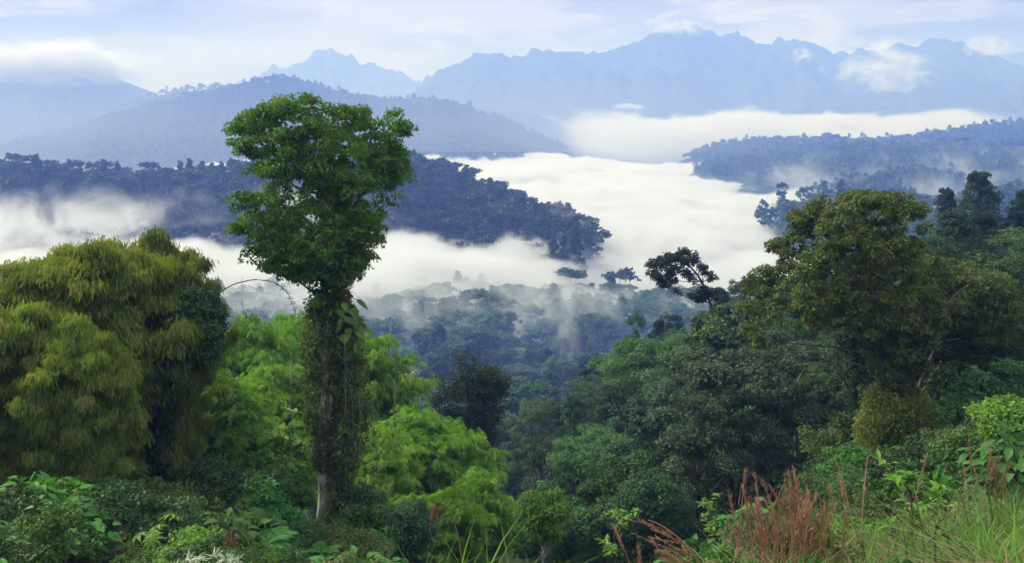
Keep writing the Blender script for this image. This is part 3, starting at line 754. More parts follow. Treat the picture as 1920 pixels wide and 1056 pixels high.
# fan leaved epiphyte and brown root tufts
def rosette(mb, rng, c, n, L, Wd, up=.5, spread=1.0, tint=None, segs=5, droop=.6, az=(0, 6.2832)):
    a = rng.uniform(az[0], az[1], n); e = rng.uniform(up - .45, up + .45, n)
    for k in range(n):
        D = np.array([math.cos(a[k]) * math.cos(e[k]) * spread, math.sin(a[k]) * math.cos(e[k]) * spread, math.sin(e[k])])
        bigleaf(mb, rng, np.asarray(c, float) + rng.normal(0, .02, 3), D, L * rng.uniform(.6, 1.15), Wd * rng.uniform(.7, 1.2), rng.random() if tint is None else tint, droop=droop, N=norm(UP + rng.normal(0, .35, 3)))
ft = thing('fan_epiphyte', 'spiky pale green epiphyte sticking out left of the tall tree trunk', 'epiphyte', at(560, 770, HY) + [0, -.4, 0])
K = MB(); rosette(K, rng, (0, 0, 0), 40, .85, .06, .1, 1, az=(1.8, 4.6)); link('leaves', K.mesh('leaves', [M['palefern']]), ft)
St = MB(); St.tube([(.9, .3, -.25), (.45, .15, -.15), (0, 0, 0)], [.05, .05, .04], 6, .5); link('stem', St.mesh('stem', [M['bark']]), ft)
for (a, b, lb) in [(583, 520, 'brown rootball epiphyte under the crown, left of the tall trunk'), (655, 545, 'brown tuft epiphyte between the crown and the big-leaved climber'), (600, 1000, 'orange-brown dead frond skirt at the foot of the tall tree')]:
    e = thing('root_tuft', lb, 'epiphyte', at(a, b, HY) + [0, -.35, 0]); K = MB(); rosette(K, rng, (0, 0, 0), 70, .42, .03, -.3, 1, droop=1.3)
    rosette(K, rng, (0, 0, 0), 16, .4, .035, .7, 1); link('roots', K.mesh('roots', [M['deadleaf']]), e)

for (a, b, r_, lb) in [(600, 640, .5, 'dark strap-leaved epiphyte on the left of the tall trunk below the big-leaved climber'), (672, 655, .45, 'strap-leaved epiphyte on the right stem of the tall tree'), (578, 700, .5, 'brownish strap-leaved epiphyte halfway down the left of the tall trunk'), (655, 800, .4, 'small strap-leaved epiphyte low on the right stem of the tall tree'), (592, 828, .4, 'small brown epiphyte just above the bare pale foot of the tall trunk')]:
    e = thing('strap_epiphyte', lb, 'epiphyte', at(a, b, HY) + [0, -.75, 0]); K = MB()
    for q in range(4): rosette(K, rng, rng.normal(0, .14, 3), 22, r_, .06, .4, 1, droop=1.1)
    link('leaves', K.mesh('leaves', [M['vine' if 'brown' in lb else 'shrub']]), e)
# ---------------------------------------------------------------- bamboo
def gen_bamboo(seed, h, spread, nc, domes, per, L, Wd, pl=1.5, low=.12, hang=0.0, scat=.05):
    """arching culms, each carrying a few rounded feathery plumes whose leaves hang outward like thatch"""
    rng = np.random.default_rng(seed); St, K = MB(), MB(); C_, R_ = [], []
    for i in range(nc):
        a = 2 * np.pi * (i * .618 + rng.uniform(-.05, .05)); u = math.sqrt((i + .5) / nc)
        hh = h * (1 - .32 * u ** 2.6) * rng.uniform(.9, 1.04); sp = spread * u * .85
        b = np.array([rng.normal(0, .4), rng.normal(0, .4), -.5]); t = np.linspace(0, 1, 14)
        d = np.array([math.cos(a), math.sin(a), 0])
        p = b + d * (sp * t ** 1.8)[:, None] + UP * (hh * (1.30 * t - .34 * t ** 4))[:, None]
        p[:, 2] *= 1
        St.tube(p, np.interp(t, [0, .6, 1], [.06, .035, .008]), 5, rng.random())
        tt = np.concatenate([[.97], rng.uniform(low, .9, domes - 1)])
        q = np.stack([np.interp(tt, t, p[:, k]) for k in range(3)], -1)
        q[1:] += d * rng.uniform(0, .9, domes - 1)[:, None] + rng.normal(0, .45, (domes - 1, 3))
        q[:, 2] -= .3
        r = pl * rng.uniform(.6, 1.15, domes); r[0] *= 1.0
        C_.append(q); R_.append(r)
    cen = np.concatenate(C_); rad = np.concatenate(R_); m = len(cen)
    # twiggy ribs fanning out in every plume, leaves strung along them
    ribs = 26; nl = max(4, per // ribs); idx = np.repeat(np.arange(m), ribs); k = len(idx)
    d = sph(rng, k, .0, 1); d[:, :2] = norm(d[:, :2]) * rng.uniform(.25, 1, k)[:, None] ** .6; d[:, 2] = np.sqrt(np.clip(1 - (d[:, :2] ** 2).sum(1), 0, 1))
    rr = rad[idx] * rng.uniform(.75, 1.12, k)
    tl = rng.uniform(.25, 1.0, (k, nl))
    # rib: rises from the centre and droops outside
    hx = d[:, None, :2] * (rr[:, None] * tl)[..., None]
    hz = rr[:, None] * (.62 * tl * (.35 + d[:, None, 2]) + .28 * np.sqrt(np.maximum(tl, 0)) - .50 * tl ** 2.6)
    P = np.concatenate([cen[idx][:, None, :2] + hx, (cen[idx][:, 2:3] + hz)[..., None]], -1).reshape(-1, 3) + rng.normal(0, scat, (k * nl, 3))
    o2 = np.repeat(norm(np.concatenate([d[:, :2], np.zeros((k, 1))], 1) + 1e-6), nl, 0); n_ = len(P)
    sd = np.stack([-o2[:, 1], o2[:, 0], 0 * o2[:, 0]], -1) * rng.choice([-1, 1], n_)[:, None]
    D = o2 * .75 + sd * rng.uniform(.1, .9, n_)[:, None] - UP * (hang + rng.uniform(.15, .95, n_))[:, None]
    N = norm(UP + o2 * .5 + rng.normal(0, .3, (n_, 3)))
    ct = rng.random(m); tn = np.clip(.40 * rng.random(n_) + .40 * np.repeat(ct[idx], nl) + .2 * np.repeat(rng.random(k), nl), 0, 1)
    K.leaves(P, D, N, L * rng.uniform(.6, 1.3, n_), Wd * rng.uniform(.7, 1.2, n_), tn)
    return St, K
BAM = []
for i, (h, sp) in enumerate([(11, 5.0), (10, 4.4), (12, 5.4)]):
    a, b = gen_bamboo(200 + i, h, sp, 26, 6, 640, .30, .085, 1.75, .2); BAM.append((a.mesh('culms', [M['culm']]), b.mesh('leaves', [M['bamboo']])))
def bamboo_at(px, pytop, Y, k, s_, rz, lb, grp='bright green bamboo clumps'):
    x = (px - 960) / F * Y; g = gz(x, Y); zt = (H0 - pytop) / F * Y; h = [11, 10, 12][k]
    t = thing('bamboo_clump', lb, 'bamboo', (x, Y, g), grp); zs = max(.5, (zt - g) / (h * .93)); t.scale = (s_, s_, zs); t.rotation_euler = (0, 0, rz)
    link('culms', BAM[k][0], t); link('leaves', BAM[k][1], t)
for a in [
    (455, 600, 66, 0, .95, .3, 'bright bamboo clump with domed top between the golden bamboo and the tall tree'),
    (545, 605, 72, 1, .85, 1.9, 'bamboo clump showing just left of the tall tree trunk'),
    (690, 640, 66, 2, .90, 2.8, 'bright yellow-green bamboo clump just right of the tall tree trunk'),
    (475, 790, 53, 1, .80, 4.0, 'lower bamboo clump left of the tall tree'),
    (400, 700, 50, 0, .62, 5.1, 'darker bamboo clump beside the shaded trunks on the left'),
    (760, 775, 58, 0, .85, .9, 'broad rounded bamboo clump right of the tall tree'),
    (845, 800, 60, 2, .72, 3.3, 'bamboo clump with the outermost yellow-green plume, beside the ravine'),
    (880, 900, 54, 1, .62, 1.2, 'low bamboo plume at the edge of the dark ravine'),
    (705, 830, 50, 1, .62, 2.2, 'rounded bamboo plume close to the tall tree foot'),
    (530, 690, 58, 2, .72, 4.4, 'rounded bamboo clump directly behind the left of the tall trunk'), (670, 905, 50, 0, .50, 3.0, 'low bamboo plume touching the right of the tall tree foot'), (850, 990, 42, 2, .42, 5.5, 'lowest bamboo plume at the bottom edge beside the ravine'),
    (790, 940, 46, 1, .55, .2, 'smallest bamboo clump in front, below the broad rounded one')]: bamboo_at(*a)
# the golden bamboo thicket on the left
G = [gen_bamboo(301, 13, 4.8, 38, 17, 420, .31, .072, .85, .12, .8, .15), gen_bamboo(302, 12, 4.0, 32, 16, 420, .31, .072, .8, .12, .8, .15)]
Gm = [(a.mesh('culms', [M['culm']]), b.mesh('leaves', [M['bamboo_gold']])) for a, b in G]
for (px, pt, Y, k, s_, rz, lb) in [
    (165, 448, 40, 0, .92, .5, 'tallest golden-olive bamboo clump filling the left side'),
    (75, 495, 39, 1, .95, 2.1, 'golden bamboo clump cut by the left edge of the picture'),
    (262, 440, 42, 0, .85, 2.9, 'golden-olive bamboo clump right beside the tallest one'),
    (330, 500, 44, 1, .62, 3.7, 'olive bamboo clump behind and right of the tallest golden one'),
    (150, 600, 35, 1, .55, 1.0, 'lower golden bamboo hanging in front of the tallest clump'),
    (15, 560, 36, 0, .6, 5.0, 'darker bamboo clump at the very left edge')]:
    x = (px - 960) / F * Y; g = gz(x, Y); zt = (H0 - pt) / F * Y; t = thing('bamboo_clump', lb, 'bamboo', (x, Y, g), 'golden bamboo clumps on the left')
    t.scale = (s_, s_, (zt - g) / ([13, 12][k] * .93)); t.rotation_euler = (0, 0, rz); link('culms', Gm[k][0], t); link('leaves', Gm[k][1], t)

# ---------------------------------------------------------------- single trees traced from the view
def traced(name, label, poly, Y, ncl, depth, rad, per, L, Wd, mat, trunk, tr, nl, barkm, holes=0.0, flat=.6, droop=.3, seed=1, extra=None, limbr=.06, cat='tree', sprays=0, limb_to=None):
    """tree whose crown volume is seen as poly from here; trunk: pixel path from the ground up"""
    global rng
    rng = np.random.default_rng(seed)
    tp = resample(path_px(trunk, Y), 16); x0, y0 = tp[0][0], tp[0][1]
    o = np.array([x0, y0, min(tp[0][2], gz(x0, y0))]); tp[0][2] = o[2] - .3
    t = thing(name, label, cat, o)
    T, L2, K = MB(), MB(), MB()
    T.tube(local(tp, o), np.interp(np.linspace(0, 1, 16), [0, .1, .6, 1], [tr * 1.4, tr, tr * .7, tr * .3]), 10, .5)
    c = outline_centres(rng, poly, Y, ncl, depth, holes)
    for q in c[rng.choice(len(c), min(nl, len(c)), replace=False)]:
        j = int(np.clip(np.argmin(np.abs(tp[:, 2] - (q[2] - .8))), 5, 14)); limb(L2, rng, local(tp[j], o), local(q, o), limbr, limbr * .25, .3, 8, 5)
    if extra:
        for e in extra: L2.tube(local(resample(path_px(e[0], Y), 12), o), np.linspace(e[1], e[1] * .4, 12), 7, .5)
    clumps(K, rng, local(c, o), rng.uniform(rad * .7, rad * 1.25, len(c)), per, L, Wd, flat, .5, droop)
    if sprays:
        c3 = outline_centres(rng, poly, Y, sprays, depth * 1.05); clumps(K, rng, local(c3, o), rad * .5, 30, L, Wd, .8, .3, .5, jit=.7)
    link('trunk', T.mesh('trunk', [barkm], True), t); link('limbs', L2.mesh('limbs', [barkm], True), t); link('crown', K.mesh('crown', [mat]), t)
    return t
traced('spreading_tree', 'large spreading tree with olive-brown umbrella crown on the right', [(1478, 470), (1512, 440), (1506, 400), (1540, 380), (1600, 362), (1680, 362), (1720, 380), (1728, 410), (1705, 440), (1740, 470), (1745, 520), (1740, 570), (1728, 640), (1705, 715), (1662, 722), (1640, 650), (1600, 612), (1540, 585), (1490, 590), (1450, 600), (1420, 645), (1395, 640), (1388, 580), (1412, 535), (1455, 510)],
       50, 560, 4.0, .42, 100, .21, .11, M['olive'], [(1682, 900, 0), (1678, 820, 0), (1668, 740, .2), (1662, 660, 0), (1655, 600, 0), (1640, 540, 0), (1622, 480, 0), (1618, 430, 0)], .26, 70, M['bark'], .38, .55, .35, 21,
       [([(1665, 700, 0), (1640, 650, -.3), (1590, 600, -.6), (1530, 610, -1), (1470, 560, -1.2), (1430, 580, -1.2)], .13), ([(1670, 740, 0), (1720, 690, .3), (1760, 640, .6), (1800, 560, .8), (1830, 540, .8)], .13), ([(1660, 640, 0), (1700, 560, .6), (1710, 470, .8), (1690, 420, .8)], .12), ([(1650, 590, 0), (1600, 520, -.5), (1570, 440, -.6), (1560, 400, -.5)], .11)], sprays=260)
traced('spreading_tree', 'brown-tinged crown joined behind the right of the large spreading tree', [(1700, 480), (1760, 480), (1790, 510), (1840, 502), (1880, 520), (1895, 570), (1872, 640), (1832, 655), (1800, 615), (1760, 600), (1720, 640), (1690, 600)],
       54, 280, 3.0, .44, 90, .21, .11, M['olive'], [(1700, 880, 1), (1715, 780, .6), (1740, 700, .4), (1765, 640, .2), (1790, 560, 0), (1800, 530, 0)], .16, 40, M['bark'], .30, .55, .35, 22, sprays=120)
rng = np.random.default_rng(300)
so_ = at(1678, 880, 50)
climber('climber', 'yellow-green leafy climber bulging round the lower trunk of the spreading tree', 'climbing plant', [path_px([(1672, 880, -.4), (1665, 820, -.5), (1668, 750, -.3)], 50), path_px([(1690, 860, -.3), (1680, 790, -.3), (1672, 735, -.2)], 50)], so_, [1.1, 1.4, 1.3, .8], 170, 90, .20, .10, M['ivy'], M['bark'], 6)
climber('climber', 'dark thin vines hanging round the upper trunk of the spreading tree', 'climbing plant', [path_px([(1672, 740, -.2), (1662, 670, -.1), (1655, 610, 0), (1640, 560, 0)], 50)], so_, [.4, .3, .35, .6], 80, 40, .16, .08, M['vine'], M['bark'], 12)
for (a, b, wd, lb) in [(1560, 603, 1.3, 'shaggy bromeliad mat along the left limb of the spreading tree'), (1722, 690, .5, 'bromeliad clump on the right fork of the spreading tree'), (1770, 565, .5, 'small bromeliad clump high on the right limb of the spreading tree')]:
    e = thing('bromeliad', lb, 'epiphyte', at(a, b, 50) + [0, -.8, 0]); K = MB()
    for q in np.linspace(-wd, wd, max(3, int(wd * 9))): rosette(K, rng, (q, rng.normal(0, .12), q * .12 + rng.normal(0, .05)), 22, .5, .05, .6, 1, droop=.9)
    link('leaves', K.mesh('leaves', [M['vine']]), e); K = MB()
    for q in np.linspace(-wd, wd, max(3, int(wd * 8))): rosette(K, rng, (q, 0, q * .12 - .08), 16, .45, .02, -.8, 1, droop=.6)
    link('roots', K.mesh('roots', [M['bark']]), e)
traced('drooping_tree', 'small wind-bent tree with sparse drooping crown standing clear against the fog', [(1213, 495), (1222, 478), (1262, 478), (1272, 463), (1300, 470), (1322, 497), (1338, 520), (1345, 548), (1325, 560), (1305, 572), (1288, 545), (1270, 552), (1250, 536), (1218, 532)],
       110, 105, 1.6, .50, 60, .34, .16, M['forest_dark'], [(1338, 740, 0), (1336, 660, 0), (1338, 600, 0), (1330, 560, 0), (1312, 520, 0), (1285, 490, 0), (1262, 484, 0)], .24, 30, M['bark'], .40, .55, .4, 23, sprays=40)
traced('dark_tree', 'dark straggly tree with layered crown at the centre before the blue valley', [(815, 730), (822, 705), (852, 690), (865, 672), (905, 668), (930, 688), (955, 712), (942, 745), (935, 790), (925, 830), (895, 850), (868, 830), (848, 790), (820, 770)],
       88, 270, 2.4, .60, 62, .26, .13, M['forest_dark'], [(885, 1000, 0), (885, 900, 0), (880, 800, 0), (882, 740, 0), (880, 690, 0)], .25, 44, M['bark'], .36, .5, .3, 24, sprays=90)
traced('blossom_tree', 'thin tree with whitish blossom beyond the bamboo, left of the dark straggly tree', [(735, 690), (760, 685), (780, 700), (790, 730), (812, 748), (790, 765), (755, 745), (738, 720)],
       100, 70, 2.0, .45, 50, .24, .12, M['white'], [(770, 900, 0), (768, 800, 0), (765, 740, 0), (762, 700, 0)], .16, 30, M['bark_white'], .42, .6, .3, 25)
traced('dark_tree', 'dark ivy-hung tree at the right of the golden bamboo', [(325, 560), (350, 535), (385, 545), (408, 590), (412, 645), (395, 680), (375, 650), (355, 690), (340, 650), (322, 620)],
       41, 150, 1.3, .32, 90, .17, .09, M['forest'], [(300, 930, 0), (302, 850, 0), (306, 760, 0), (315, 690, 0), (335, 620, 0), (345, 570, 0)], .17, 30, M['bark'], .2, .7, .5, 26, sprays=60)
rng = np.random.default_rng(301)
climber('climber', 'dark ivy sleeve on the leaning trunk right of the golden bamboo', 'climbing plant', [path_px([(300, 900, -.1), (304, 800, -.1), (312, 700, -.1), (330, 630, -.1)], 41)], at(300, 900, 41), [.3, .35, .3, .3], 90, 80, .12, .07, M['forest_dark'], M['bark'], 5)
traced('pale_limbed_tree', 'half-bare tree with pale crooked limbs in the middle of the right-hand slope', [(1398, 730), (1440, 712), (1500, 728), (1530, 760), (1510, 800), (1470, 790), (1440, 770), (1405, 755)],
       70, 110, 2.2, .42, 60, .20, .11, M['forest_grey'], [(1494, 900, 0), (1494, 860, 0), (1492, 800, 0), (1490, 760, 0), (1492, 720, 0), (1510, 690, 0)], .15, 24, M['bark_white'], .3, .6, .3, 27,
       [([(1494, 850, 0), (1478, 810, 0), (1450, 770, -.2), (1420, 735, -.3), (1390, 745, -.3)], .11), ([(1491, 770, 0), (1505, 735, 0), (1480, 700, 0), (1470, 690, 0)], .07), ([(1460, 780, 0), (1440, 745, 0), (1410, 725, 0)], .05)])
traced('slender_tree', 'slender pale-stemmed tree low on the near hill', [(1090, 850), (1130, 825), (1190, 830), (1215, 850), (1190, 870), (1120, 868)],
       78, 80, 2.2, .5, 60, .24, .13, M['forest_light'], [(1176, 960, 0), (1176, 900, 0), (1172, 870, 0), (1165, 845, 0)], .09, 24, M['bark_white'], .3, .5, .3, 28)
traced('leafy_sapling', 'bright lime-green small tree with two crowns at the bottom centre', [(975, 945), (985, 925), (1010, 930), (1025, 945), (1045, 925), (1066, 940), (1070, 975), (1050, 1005), (1020, 1010), (990, 1005), (975, 980)],
       36, 90, .8, .24, 70, .15, .08, M['lime'], [(1018, 1090, 0), (1018, 1040, 0), (1015, 1000, 0), (1015, 960, 0)], .05, 30, M['bark_white'], .3, .6, .3, 29, cat='small tree')
traced('round_bush', 'dense blue-green rounded small tree low in the centre right', [(1152, 955), (1175, 910), (1215, 890), (1255, 900), (1290, 945), (1292, 985), (1250, 1010), (1190, 1005), (1155, 985)],
       52, 190, 1.8, .42, 80, .18, .10, M['bluegreen'], [(1222, 1090, 0), (1222, 1030, 0), (1222, 980, 0), (1222, 940, 0)], .10, 30, M['bark'], 0, .6, .3, 30, cat='small tree')
traced('round_bush', 'pale blue-green rounded bush in front of the bamboo', [(725, 965), (745, 945), (790, 945), (812, 975), (815, 1010), (780, 1035), (740, 1010)],
       38, 80, .8, .26, 70, .14, .07, M['bluegreen'], [(770, 1090, 0), (770, 1040, 0), (770, 1000, 0), (770, 975, 0)], .05, 20, M['bark'], 0, .6, .3, 31, cat='bush')
traced('leafy_tree', 'yellow-green leafy small tree at the right edge above the grass', [(1838, 790), (1860, 760), (1900, 750), (1940, 765), (1945, 830), (1900, 850), (1850, 835)],
       30, 110, 1.0, .30, 70, .14, .08, M['lime'], [(1896, 940, 0), (1896, 880, 0), (1892, 830, 0), (1890, 790, 0)], .07, 24, M['bark'], .25, .6, .3, 32, cat='small tree')
# arching cane left of the tall tree
cane = thing('arching_cane', 'single thin bamboo cane arching over the gap left of the tall tree', 'cane', at(400, 575, 43) - [0, 0, 3])
p = np.concatenate([[at(392, 700, 43)], resample(path_px([(396, 570, 0), (412, 548, 0), (440, 532, 0), (475, 524, 0), (510, 527, 0), (535, 543, 0), (548, 565, 0), (555, 590, 0)], 43), 20)])
St = MB(); St.tube(local(p, cane.location), np.linspace(.035, .012, 21), 5, .5); link('stem', St.mesh('stem', [M['culm']]), cane)
K = MB(); clumps(K, rng, local(p[14:], cane.location), .12, 7, .16, .04, 1, .2, .8); link('leaves', K.mesh('leaves', [M['forest_dark']]), cane)

# ---------------------------------------------------------------- undergrowth on the slope below
def frond(mb, rng, base, D, L, lw, n=18, droop=.8, tint=.5, stemr=.012):
    D = norm(np.asarray(D, float)); t = np.linspace(0, 1, n)
    p = np.asarray(base) + D * (t * L)[:, None] - UP * (droop * L * t ** 2.2 * .6)[:, None]
    T_ = norm(np.gradient(p, axis=0)); Sd = norm(np.cross(T_, UP)); prof = np.sin(np.pi * np.clip(t * .9 + .08, 0, 1)) ** .8
    mb.tube(p, np.linspace(stemr, stemr * .3, n), 3, .3)
    for s_ in (-1, 1):
        N = norm(np.cross(Sd, T_) * 1 + rng.normal(0, .12, (n, 3)))
        mb.leaves(p, Sd * s_ + T_ * .35 - UP * .18, N, lw * prof + .01, L / n * 1.15, np.clip(tint + rng.uniform(-.25, .25, n), 0, 1))
def gen_fern(seed, n, L, lw, stem=.0, droop=.8, e=(.2, 1.0)):
    rng = np.random.default_rng(seed); K, St = MB(), MB()
    for k in range(n):
        a = 6.28 * k / n + rng.uniform(-.25, .25); el = rng.uniform(*e)
        frond(K, rng, (0, 0, stem), (math.cos(a) * math.cos(el), math.sin(a) * math.cos(el), math.sin(el)), L * rng.uniform(.75, 1.1), lw, 20, droop, rng.uniform(.3, .8))
    St.tube([(0, 0, -.3), (.02, .01, stem * .5), (0, 0, stem + .02)], .045, 6, .5)
    return St, K
def gen_shrub(seed, h, R, ncl, per, L, Wd, rad=.3):
    rng = np.random.default_rng(seed); K, St = MB(), MB()
    d = sph(rng, ncl, -.2, 1); c = np.array([0, 0, h * .45]) + d * np.array([R, R, h * .5]) * rng.uniform(.5, 1, (ncl, 1))
    clumps(K, rng, c, rng.uniform(.7, 1.2, ncl) * rad, per, L, Wd, .6, .7, .35)
    for q in c[::2]: limb(St, rng, (0, 0, -.2), q, .03, .008, .25, 6, 4)
    return St, K
def gen_palmate(seed, n, L):
    """shrub with big hand-shaped leaves"""
    rng = np.random.default_rng(seed); K, St = MB(), MB()
    for k in range(n):
        a = rng.uniform(0, 6.28); el = rng.uniform(.2, 1.3); r = rng.uniform(.5, 1.2)
        c = np.array([math.cos(a) * math.cos(el) * r, math.sin(a) * math.cos(el) * r, .5 + math.sin(el) * r]); St.tube(bez(np.array([0, 0, -.2]), np.array([c[0] * .3, c[1] * .3, c[2] * .8]), c, 6), .015, 4, .5)
        tn = rng.uniform(.2, 1); ax = norm(np.array([math.cos(a) * .5, math.sin(a) * .5, 1.0]))
        u = norm(np.cross(ax, [.3, .9, .1])); v_ = np.cross(ax, u)
        for m in range(9):
            b = m / 9 * 6.28; D = u * math.cos(b) + v_ * math.sin(b) - UP * .25
            bigleaf(K, rng, c, D, L * rng.uniform(.8, 1.1), L * .32, np.clip(tn + rng.uniform(-.1, .1), 0, 1), N=ax, droop=.5)
    return St, K
def gen_broad(seed, n, h, R, L, Wd):
    rng = np.random.default_rng(seed); K, St = MB(), MB()
    for k in range(n):
        d = sph(rng, 1, -.1, 1)[0]; c = np.array([0, 0, h * .4]) + d * np.array([R, R, h * .6]) * rng.uniform(.45, 1)
        if k % 3 == 0: St.tube(bez(np.array([0, 0, -.2]), np.array([c[0] * .3, c[1] * .3, c[2] * .8]), c, 5), .012, 3, .5)
        bigleaf(K, rng, c, d * [1, 1, .3] - UP * .3 + rng.normal(0, .25, 3), L * rng.uniform(.7, 1.2), Wd * rng.uniform(.8, 1.2), rng.random(), N=norm(UP + d * .8), droop=.5)
    return St, K
UND = {}
def reg(key, gen, mat, stem='bark'):
    St, K = gen; UND[key] = (St.mesh('stems', [M[stem]]), K.mesh('leaves', [M[mat]]))
reg('shrub', gen_shrub(401, 1.9, 1.3, 46, 60, .15, .085), 'shrub'); reg('shrub_dark', gen_shrub(402, 2.2, 1.5, 52, 60, .15, .085), 'forest')
reg('shrub_lime', gen_shrub(403, 1.6, 1.1, 40, 55, .15, .08), 'lime'); reg('fern', gen_fern(404, 15, 1.5, .34), 'fern'); reg('tree_fern', gen_fern(405, 16, 1.9, .4, 1.3, .9, (.1, .9)), 'fern')
reg('palmate', gen_palmate(406, 16, .42), 'shrub'); reg('broad', gen_broad(407, 170, 1.9, 1.3, .34, .24), 'shrub'); reg('vine_heap', gen_shrub(408, 1.7, 1.6, 60, 60, .11, .06, .28), 'vine')
reg('palmate_lime', gen_palmate(409, 14, .40), 'lime'); reg('broad_blue', gen_broad(410, 150, 1.7, 1.2, .30, .2), 'bluegreen')
NAMES = dict(shrub=('shrub', 'green small-leaved shrub', 'shrub'), shrub_dark=('shrub', 'dark green shrub', 'shrub'), shrub_lime=('shrub', 'lime-green shrub', 'shrub'), fern=('fern', 'green arching fern', 'fern'), tree_fern=('tree_fern', 'small tree fern', 'fern'),
             palmate=('palmate_shrub', 'shrub with hand-shaped leaves', 'shrub'), broad=('broadleaf_shrub', 'shrub with broad heart-shaped leaves', 'shrub'), vine_heap=('vine_heap', 'brownish vine-covered mound', 'shrub'),
             palmate_lime=('palmate_shrub', 'lime shrub with hand-shaped leaves', 'shrub'), broad_blue=('broadleaf_shrub', 'blue-green broad-leaved shrub', 'shrub'))
def und(key, px, Y, s_, label=None, group=None, dz=0.0):
    x = (px - 960) / F * Y; nm, ds, ct = NAMES[key]
    t = thing(nm, label or ds, ct, (x, Y, gz(x, Y) + dz), group); t.rotation_euler = (rng.normal(0, .06), rng.normal(0, .06), rng.uniform(0, 6.28)); s3 = s_ * rng.uniform(.9, 1.1)
    t.scale = (s_, s_, s3); link('stems', UND[key][0], t); link('leaves', UND[key][1], t); return t
rng = np.random.default_rng(500)
# plants that can be told apart
for a in [('broad', 55, 30, 1.25, 'big heart-leaved shrub at the left edge below the golden bamboo'), ('broad', 115, 27, 1.0, 'heart-leaved shrub right of the one at the left edge'),
          ('palmate', 468, 36, 1.25, 'hand-leaved shrub left of the tall tree foot'), ('palmate_lime', 315, 28, 1.0, 'lime hand-leaved shrub low on the left, right of the heart-leaved shrubs'),
          ('palmate', 245, 37, 1.2, 'hand-leaved shrub catching light under the golden bamboo'), ('tree_fern', 500, 33, .75, 'tree fern in front of the lower bamboo left of the tall tree'),
          ('tree_fern', 560, 31, .6, 'tree fern next to the tall tree foot'), ('broad_blue', 760, 34, 1.1, 'blue-green broad-leaved shrub under the bamboo right of the tall tree'),
          ('shrub_lime', 930, 30, .8, 'lime shrub at the mouth of the ravine')]: und(*a[:4], label=a[4])
keys = ['shrub', 'shrub_dark', 'shrub_lime', 'fern', 'tree_fern', 'palmate', 'broad', 'vine_heap', 'palmate_lime', 'broad_blue']
pr = np.array([.20, .22, .04, .10, .04, .09, .08, .16, .03, .04])
for (y0, y1, a0, a1, sp) in [(48, 92, 1330, 2000, 4.2), (17.5, 48, -60, 960, 2.15), (27, 56, 940, 1320, 2.6), (24, 47, 1320, 2010, 2.3)]:
    y = y0
    while y < y1:
        x0, x1 = (a0 - 960) / F * y, (a1 - 960) / F * y
        for xx in np.arange(x0, x1, sp):
            xx += rng.uniform(-.5, .5) * sp; yy = y + rng.uniform(-.5, .5) * sp; q = 960 + xx / yy * F
            if abs(q - 605) < 42 and 36 < yy < 45.5: continue
            if q > 1330 and sp > 4 and False: continue
            zt = gz(xx, yy) + 2.2; py = H0 - zt / yy * F
            if py > 1075: continue
            key = keys[rng.choice(10, p=pr / pr.sum())] if sp < 4 else ['shrub', 'shrub_dark', 'shrub_dark', 'vine_heap', 'broad'][rng.integers(5)]; ds = NAMES[key][1]
            band = 'at the bottom edge' if py > 985 else 'in the undergrowth' if py > 900 else 'at the back'
            wh = 'under the golden bamboo' if q < 320 else 'left of the tall tree' if q < 600 else 'right of the tall tree foot' if q < 800 else 'at the mouth of the ravine' if q < 1100 else 'below the near hill' if q < 1400 else 'behind the dry grass on the right'
            und(key, q, yy, rng.uniform(.65, 1.2) * (1.8 if sp > 4 else 1) * (.48 if yy < 26 and 'fern' in key else .72 if 'fern' in key else .8 if yy < 24 else 1), f'{ds} {band} {wh}', 'undergrowth plants on the lower slope')
        y += sp * .95
# white-edged rosettes at the bottom left, dead drooping fronds, saplings
rs = thing('variegated_plant', 'plant with narrow white-edged leaves at the bottom, left of the tall tree', 'plant', at(372, 1045, 17)); K = MB()
for k in range(22): rosette(K, rng, (rng.normal(0, .42), rng.normal(0, .3), rng.uniform(-.45, .0)), 18, .2, .032, .45, 1, droop=.8)
link('leaves', K.mesh('leaves', [M['white']]), rs); St = MB(); [St.tube([(rng.normal(0, .2), 0, -1.4), (rng.normal(0, .3), 0, -.1)], .02, 4, .5) for _ in range(8)]; link('stems', St.mesh('stems', [M['bark']]), rs)
def dead_frond(a, b, Y, L, lb, mat='deadleaf', bend=1):
    o = at(a, b, Y); t = thing('dead_plume', lb, 'plant', o); K, St = MB(), MB()
    p = bez(np.array([bend * .55, .1, -1.5]), np.array([bend * .35, 0, .1]), np.array([0, 0, 0.]), 12); St.tube(p, np.linspace(.018, .006, 12), 4, .5)
    for k in range(46):
        q = bez(np.array([rng.normal(0, .04), 0, rng.uniform(-.02, .03)]), np.array([-bend * rng.uniform(0, .35) * L, rng.normal(0, .12), .06]), np.array([-bend * rng.uniform(-.15, .45) * L, rng.normal(0, .15), -rng.uniform(.3, 1) * L]), 5)
        K.tube(q, np.linspace(.007, .003, 5), 3, rng.random())
    link('stem', St.mesh('stem', [M['straw']]), t); link('plume', K.mesh('plume', [M[mat]]), t)
dead_frond(440, 996, 20, .5, 'orange-brown dead frond drooping from an arched stem, bottom left'); dead_frond(822, 945, 22, .5, 'reddish dry plume drooping in front of the bamboo')

